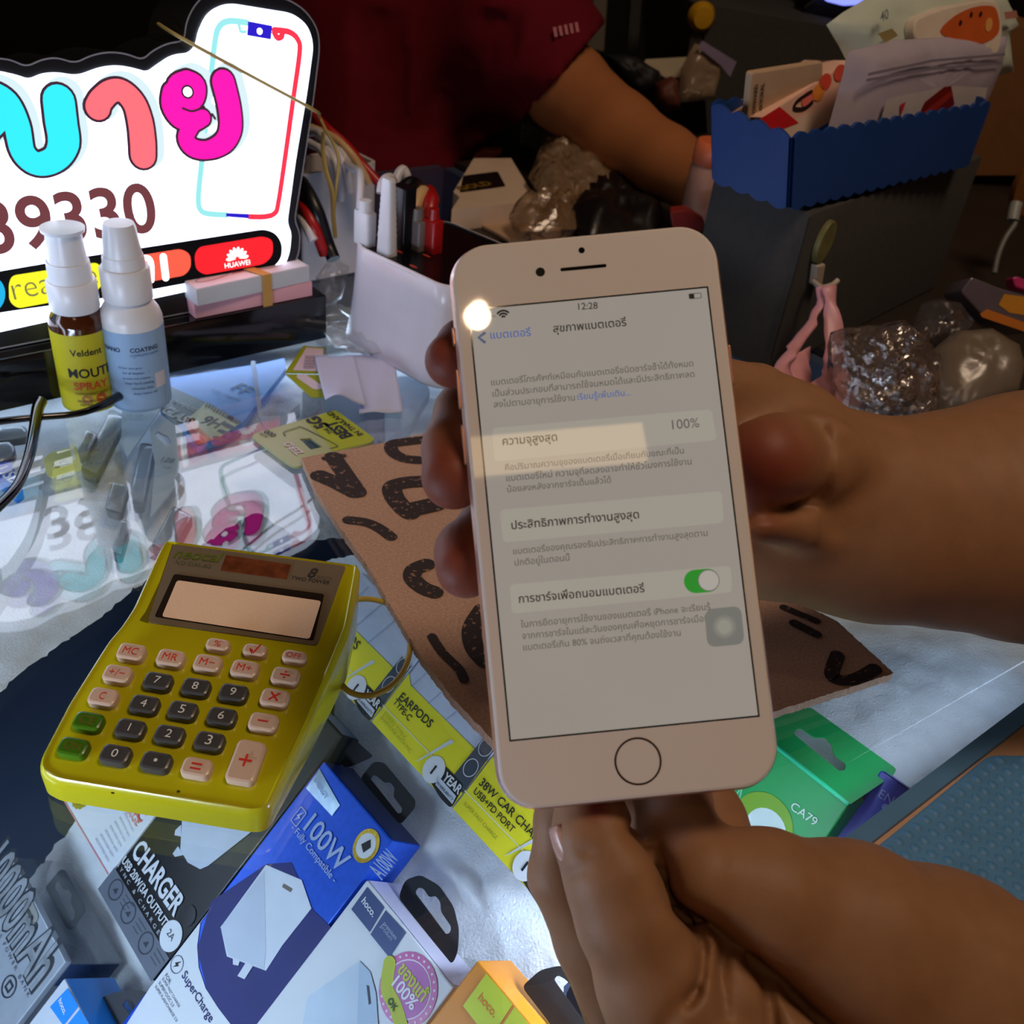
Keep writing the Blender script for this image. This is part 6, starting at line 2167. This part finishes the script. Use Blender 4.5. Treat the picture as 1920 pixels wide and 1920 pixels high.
# ------------------------------------------------------------------ people
skin = mat('skin', (150, 108, 76), .55, var=.07, vscale=130, bump=.25, bscale=900, sss=.12, spec=.35)
_nt = skin.node_tree
_b = _nt.nodes['Principled BSDF']
_at = _nt.nodes.new('ShaderNodeAttribute')
_at.attribute_name = 'flush'
_mx = _nt.nodes.new('ShaderNodeMix')
_mx.data_type = 'RGBA'
_mx.inputs[7].default_value = (*lin((128, 58, 42)), 1)
_nt.links.new(_b.inputs['Base Color'].links[0].from_socket, _mx.inputs[6])
_nt.links.new(_at.outputs['Fac'], _mx.inputs[0])
_nt.links.new(_mx.outputs[2], _b.inputs['Base Color'])
skin_far = mat('skin_tan', (170, 108, 66), .5, var=.05, vscale=20, sss=.05, spec=.3)
nailm = mat('fingernail', (196, 150, 132), .25, var=.03)
maroon = mat('maroon_cotton', (104, 14, 30), .85, var=.08, vscale=30, bump=.3, bscale=700, spec=.15)

p1_ = thing('person', 'person in a maroon short sleeved shirt bending and reaching to the right behind the sign', 'person')
arm = body('arm', [(.02, [(1000, 85, .853, 48), (1060, 163, .845, 77), (1160, 250, .81, 72), (1247, 304, .78, 64), (1325, 352, .75, 57), (1420, 400, .73, 50), (1480, 430, .72, 40)])], .004, p1_ and skin_far, p1_)
cp = PD(1046, 146, .85)
rh = nrm(cp-CO)
sd = CM @ np.array([.70, .71, 0])
sd = nrm(sd-rh*(sd@rh))
body('shirt', [(.05, [(800, -330, 1.02, 250), (770, -60, 1.0, 230), (760, 150, .97, 205), (735, 330, .95, 120), (745, 470, .95, 85)]),
               (.05, [(640, 60, .98, 120), (660, 260, .96, 90)]),
               (.06, [(900, -90, .95, 170), (972, 78, .868, 136), (1110, 190, .840, 118)])], .006, maroon, p1_,
     cuts=[(cp, sd)], creases=[([(930, 60), (840, 180), (760, 320)], .014, .020, .92), ([(985, 190), (900, 240), (840, 320)], .010, .016, .92), ([(700, 60), (720, 200), (700, 330)], .010, .022, .95)])
fsb = Frame(PD(1053, 42, .775), CM @ nrm((.92, -.2, .25)), CM @ nrm((-.1, -.98, .05)))
for q, s_ in ((0, .014), (1, .011)):
    pass
Vb, Fb_ = [], []
for k in range(5):                 # small pale embroidered marks on the sleeve
    q = len(Vb)
    x = -.011+k*.0048
    Vb += [(x, -.004+k*.0006, 0), (x+.0026, -.004+k*.0006, 0), (x+.0030, .004+k*.0006, 0), (x+.0004, .004+k*.0006, 0)]
    Fb_.append((q, q+1, q+2, q+3))
o = mk('sleeve_badge', Vb, Fb_, C((190, 110, 120), .7), p1_)
o.matrix_world = Frame(PD(1062, 58, .793), CM @ nrm((.92, -.2, .25)), CM @ nrm((-.1, -.98, .05))).M

p2_ = thing('person', 'person out of frame at right whose two bare arms hold the handset', 'person')
body('hand', [
    (.010, [(2150, 990, .345, 235), (1920, 970, .335, 222), (1760, 975, .325, 190), (1640, 976, .315, 172)]),
    (.012, [(1640, 930, .315, 125), (1470, 850, .300, 118), (1330, 770, .290, 95), (1180, 720, .282, 75)]),
    (.012, [(1640, 1030, .315, 118), (1450, 1000, .305, 115), (1300, 960, .292, 95), (1180, 900, .284, 78)]),
    (.012, [(1640, 976, .315, 150), (1420, 920, .302, 150), (1240, 860, .290, 105)]),
    (.004, [(1500, 785, .300, 65), (1420, 735, .290, 50), (1350, 725, .280, 45)]),
    (.003, [(1180, 720, .280, 62), (960, 645, .274, 55), (872, 652, .263, 52), (848, 676, .2530, 52)]),
    (.003, [(1190, 810, .282, 62), (960, 730, .278, 58), (872, 775, .268, 56), (850, 840, .2565, 56), (850, 896, .2500, 60)]),
    (.003, [(1190, 900, .282, 60), (1000, 930, .276, 55), (915, 985, .266, 52), (876, 1035, .2555, 58), (874, 1064, .2505, 58)]),
    (.003, [(1590, 885, .300, 86), (1520, 866, .284, 88), (1462, 862, .2690, 82), (1430, 864, .2620, 80)]),
    (.004, [(1560, 1010, .300, 50), (1490, 985, .276, 44), (1420, 975, .262, 42)]),
], .0011, skin, p2_, flush=[(840, 680, .250, .016), (850, 896, .248, .018), (872, 1060, .248, .017), (1425, 880, .254, .019)], creases=[([(1535, 790), (1553, 850), (1530, 930), (1450, 962), (1395, 968)], .0024, .0022, .275), ([(1585, 840), (1600, 900), (1570, 990)], .0012, .0035, .30)])
body('hand', [
    (.010, [(2120, 2120, .300, 330), (1920, 1985, .285, 262), (1760, 1860, .268, 215), (1590, 1755, .256, 168), (1430, 1680, .247, 120), (1320, 1645, .243, 90)]),
    (.004, [(1330, 1640, .246, 76), (1275, 1560, .254, 70), (1265, 1500, .262, 66), (1240, 1420, .266, 58)]),
    (.004, [(1370, 1640, .262, 70), (1330, 1540, .276, 66), (1290, 1450, .282, 60)]),
    (.006, [(1180, 1520, .268, 70), (1260, 1660, .262, 80), (1380, 1790, .262, 90), (1600, 1990, .270, 130)]),
    (.0035, [(1500, 2350, .262, 240), (1350, 2080, .246, 180), (1235, 1840, .2405, 112), (1180, 1720, .2390, 96), (1150, 1640, .2400, 90), (1112, 1565, .2425, 74), (1102, 1490, .2480, 62)]),
    (.006, [(1400, 2200, .290, 160), (1230, 1960, .276, 110), (1120, 1760, .266, 78), (1055, 1640, .262, 64), (1048, 1540, .262, 46), (1058, 1450, .262, 42)]),
    (.0022, [(1300, 1760, .2430, 52), (1290, 1850, .2400, 56), (1275, 1960, .2400, 70)]),
    (.0022, [(1352, 1770, .2460, 56), (1372, 1870, .2420, 62), (1390, 2000, .2420, 84)]),
    (.0022, [(1420, 1840, .2480, 58), (1470, 1930, .2440, 70), (1520, 2050, .2450, 100)]),
], .0011, skin, p2_, creases=[
    ([(1190, 1560), (1243, 1625), (1268, 1695), (1325, 1724), (1396, 1780), (1494, 1866), (1600, 1965)], .0034, .0022, .2465),
    ([(1270, 1705), (1306, 1745), (1318, 1790), (1308, 1850), (1290, 1880)], .0030, .0015, .25),
    ([(1360, 1775), (1352, 1840), (1360, 1910)], .0018, .0016, .25),
    ([(1410, 1800), (1440, 1860), (1452, 1940)], .0026, .0018, .25),
    ([(1480, 1872), (1520, 1930), (1530, 1990)], .0020, .0018, .25),
    ([(1300, 1860), (1262, 1900), (1230, 1960)], .0014, .0022, .25),
    ([(1088, 1595), (1110, 1600)], .0007, .0010, .25), ([(1070, 1640), (1100, 1628)], .0006, .0010, .25)],
    flush=[(1118, 1515, .236, .004)])
# thumbnail of the lower hand, seen from its side
nv_ = nrm(CM @ np.array([-.97, .10, -.22]))
tv = nrm(PD(1100, 1510, .245)-PD(1150, 1640, .24))
xv = nrm(np.cross(tv, nv_))
fnl = Frame(PD(1049, 1584, .2390), np.cross(tv, nrm(np.cross(xv, tv))), tv)
V, Fc = [], []
for i in range(9):
    for j in range(9):
        s, t = (i/8-.5)*2, (j/8-.5)*2
        V.append((s*.0052*(1-.12*max(t, 0)**2), t*.0068, .0012-.0020*s*s-.0006*t*t))
for i in range(8):
    for j in range(8):
        a = i*9+j
        Fc.append((a, a+9, a+10, a+1))
o = mk('fingernail', [(x*.75, y*.65, z+.0004) for x, y, z in V], Fc, nailm, p2_, smooth=True)
o.matrix_world = fnl.M
q = o.modifiers.new('thick', 'SOLIDIFY')
q.thickness = .0006
# nail of the middle finger, at the left of its tip
nv_ = nrm(CM @ np.array([-.80, -.30, -.52]))
tv = nrm(PD(826, 905, .2480)-PD(850, 830, .2520))
fn2 = Frame(PD(811, 862, .2490), np.cross(tv, nv_), tv)
o = mk('fingernail', [(x*.85, y*.75, z) for x, y, z in V], Fc, nailm, p2_, smooth=True)
o.matrix_world = fn2.M
q = o.modifiers.new('thick', 'SOLIDIFY')
q.thickness = .0006
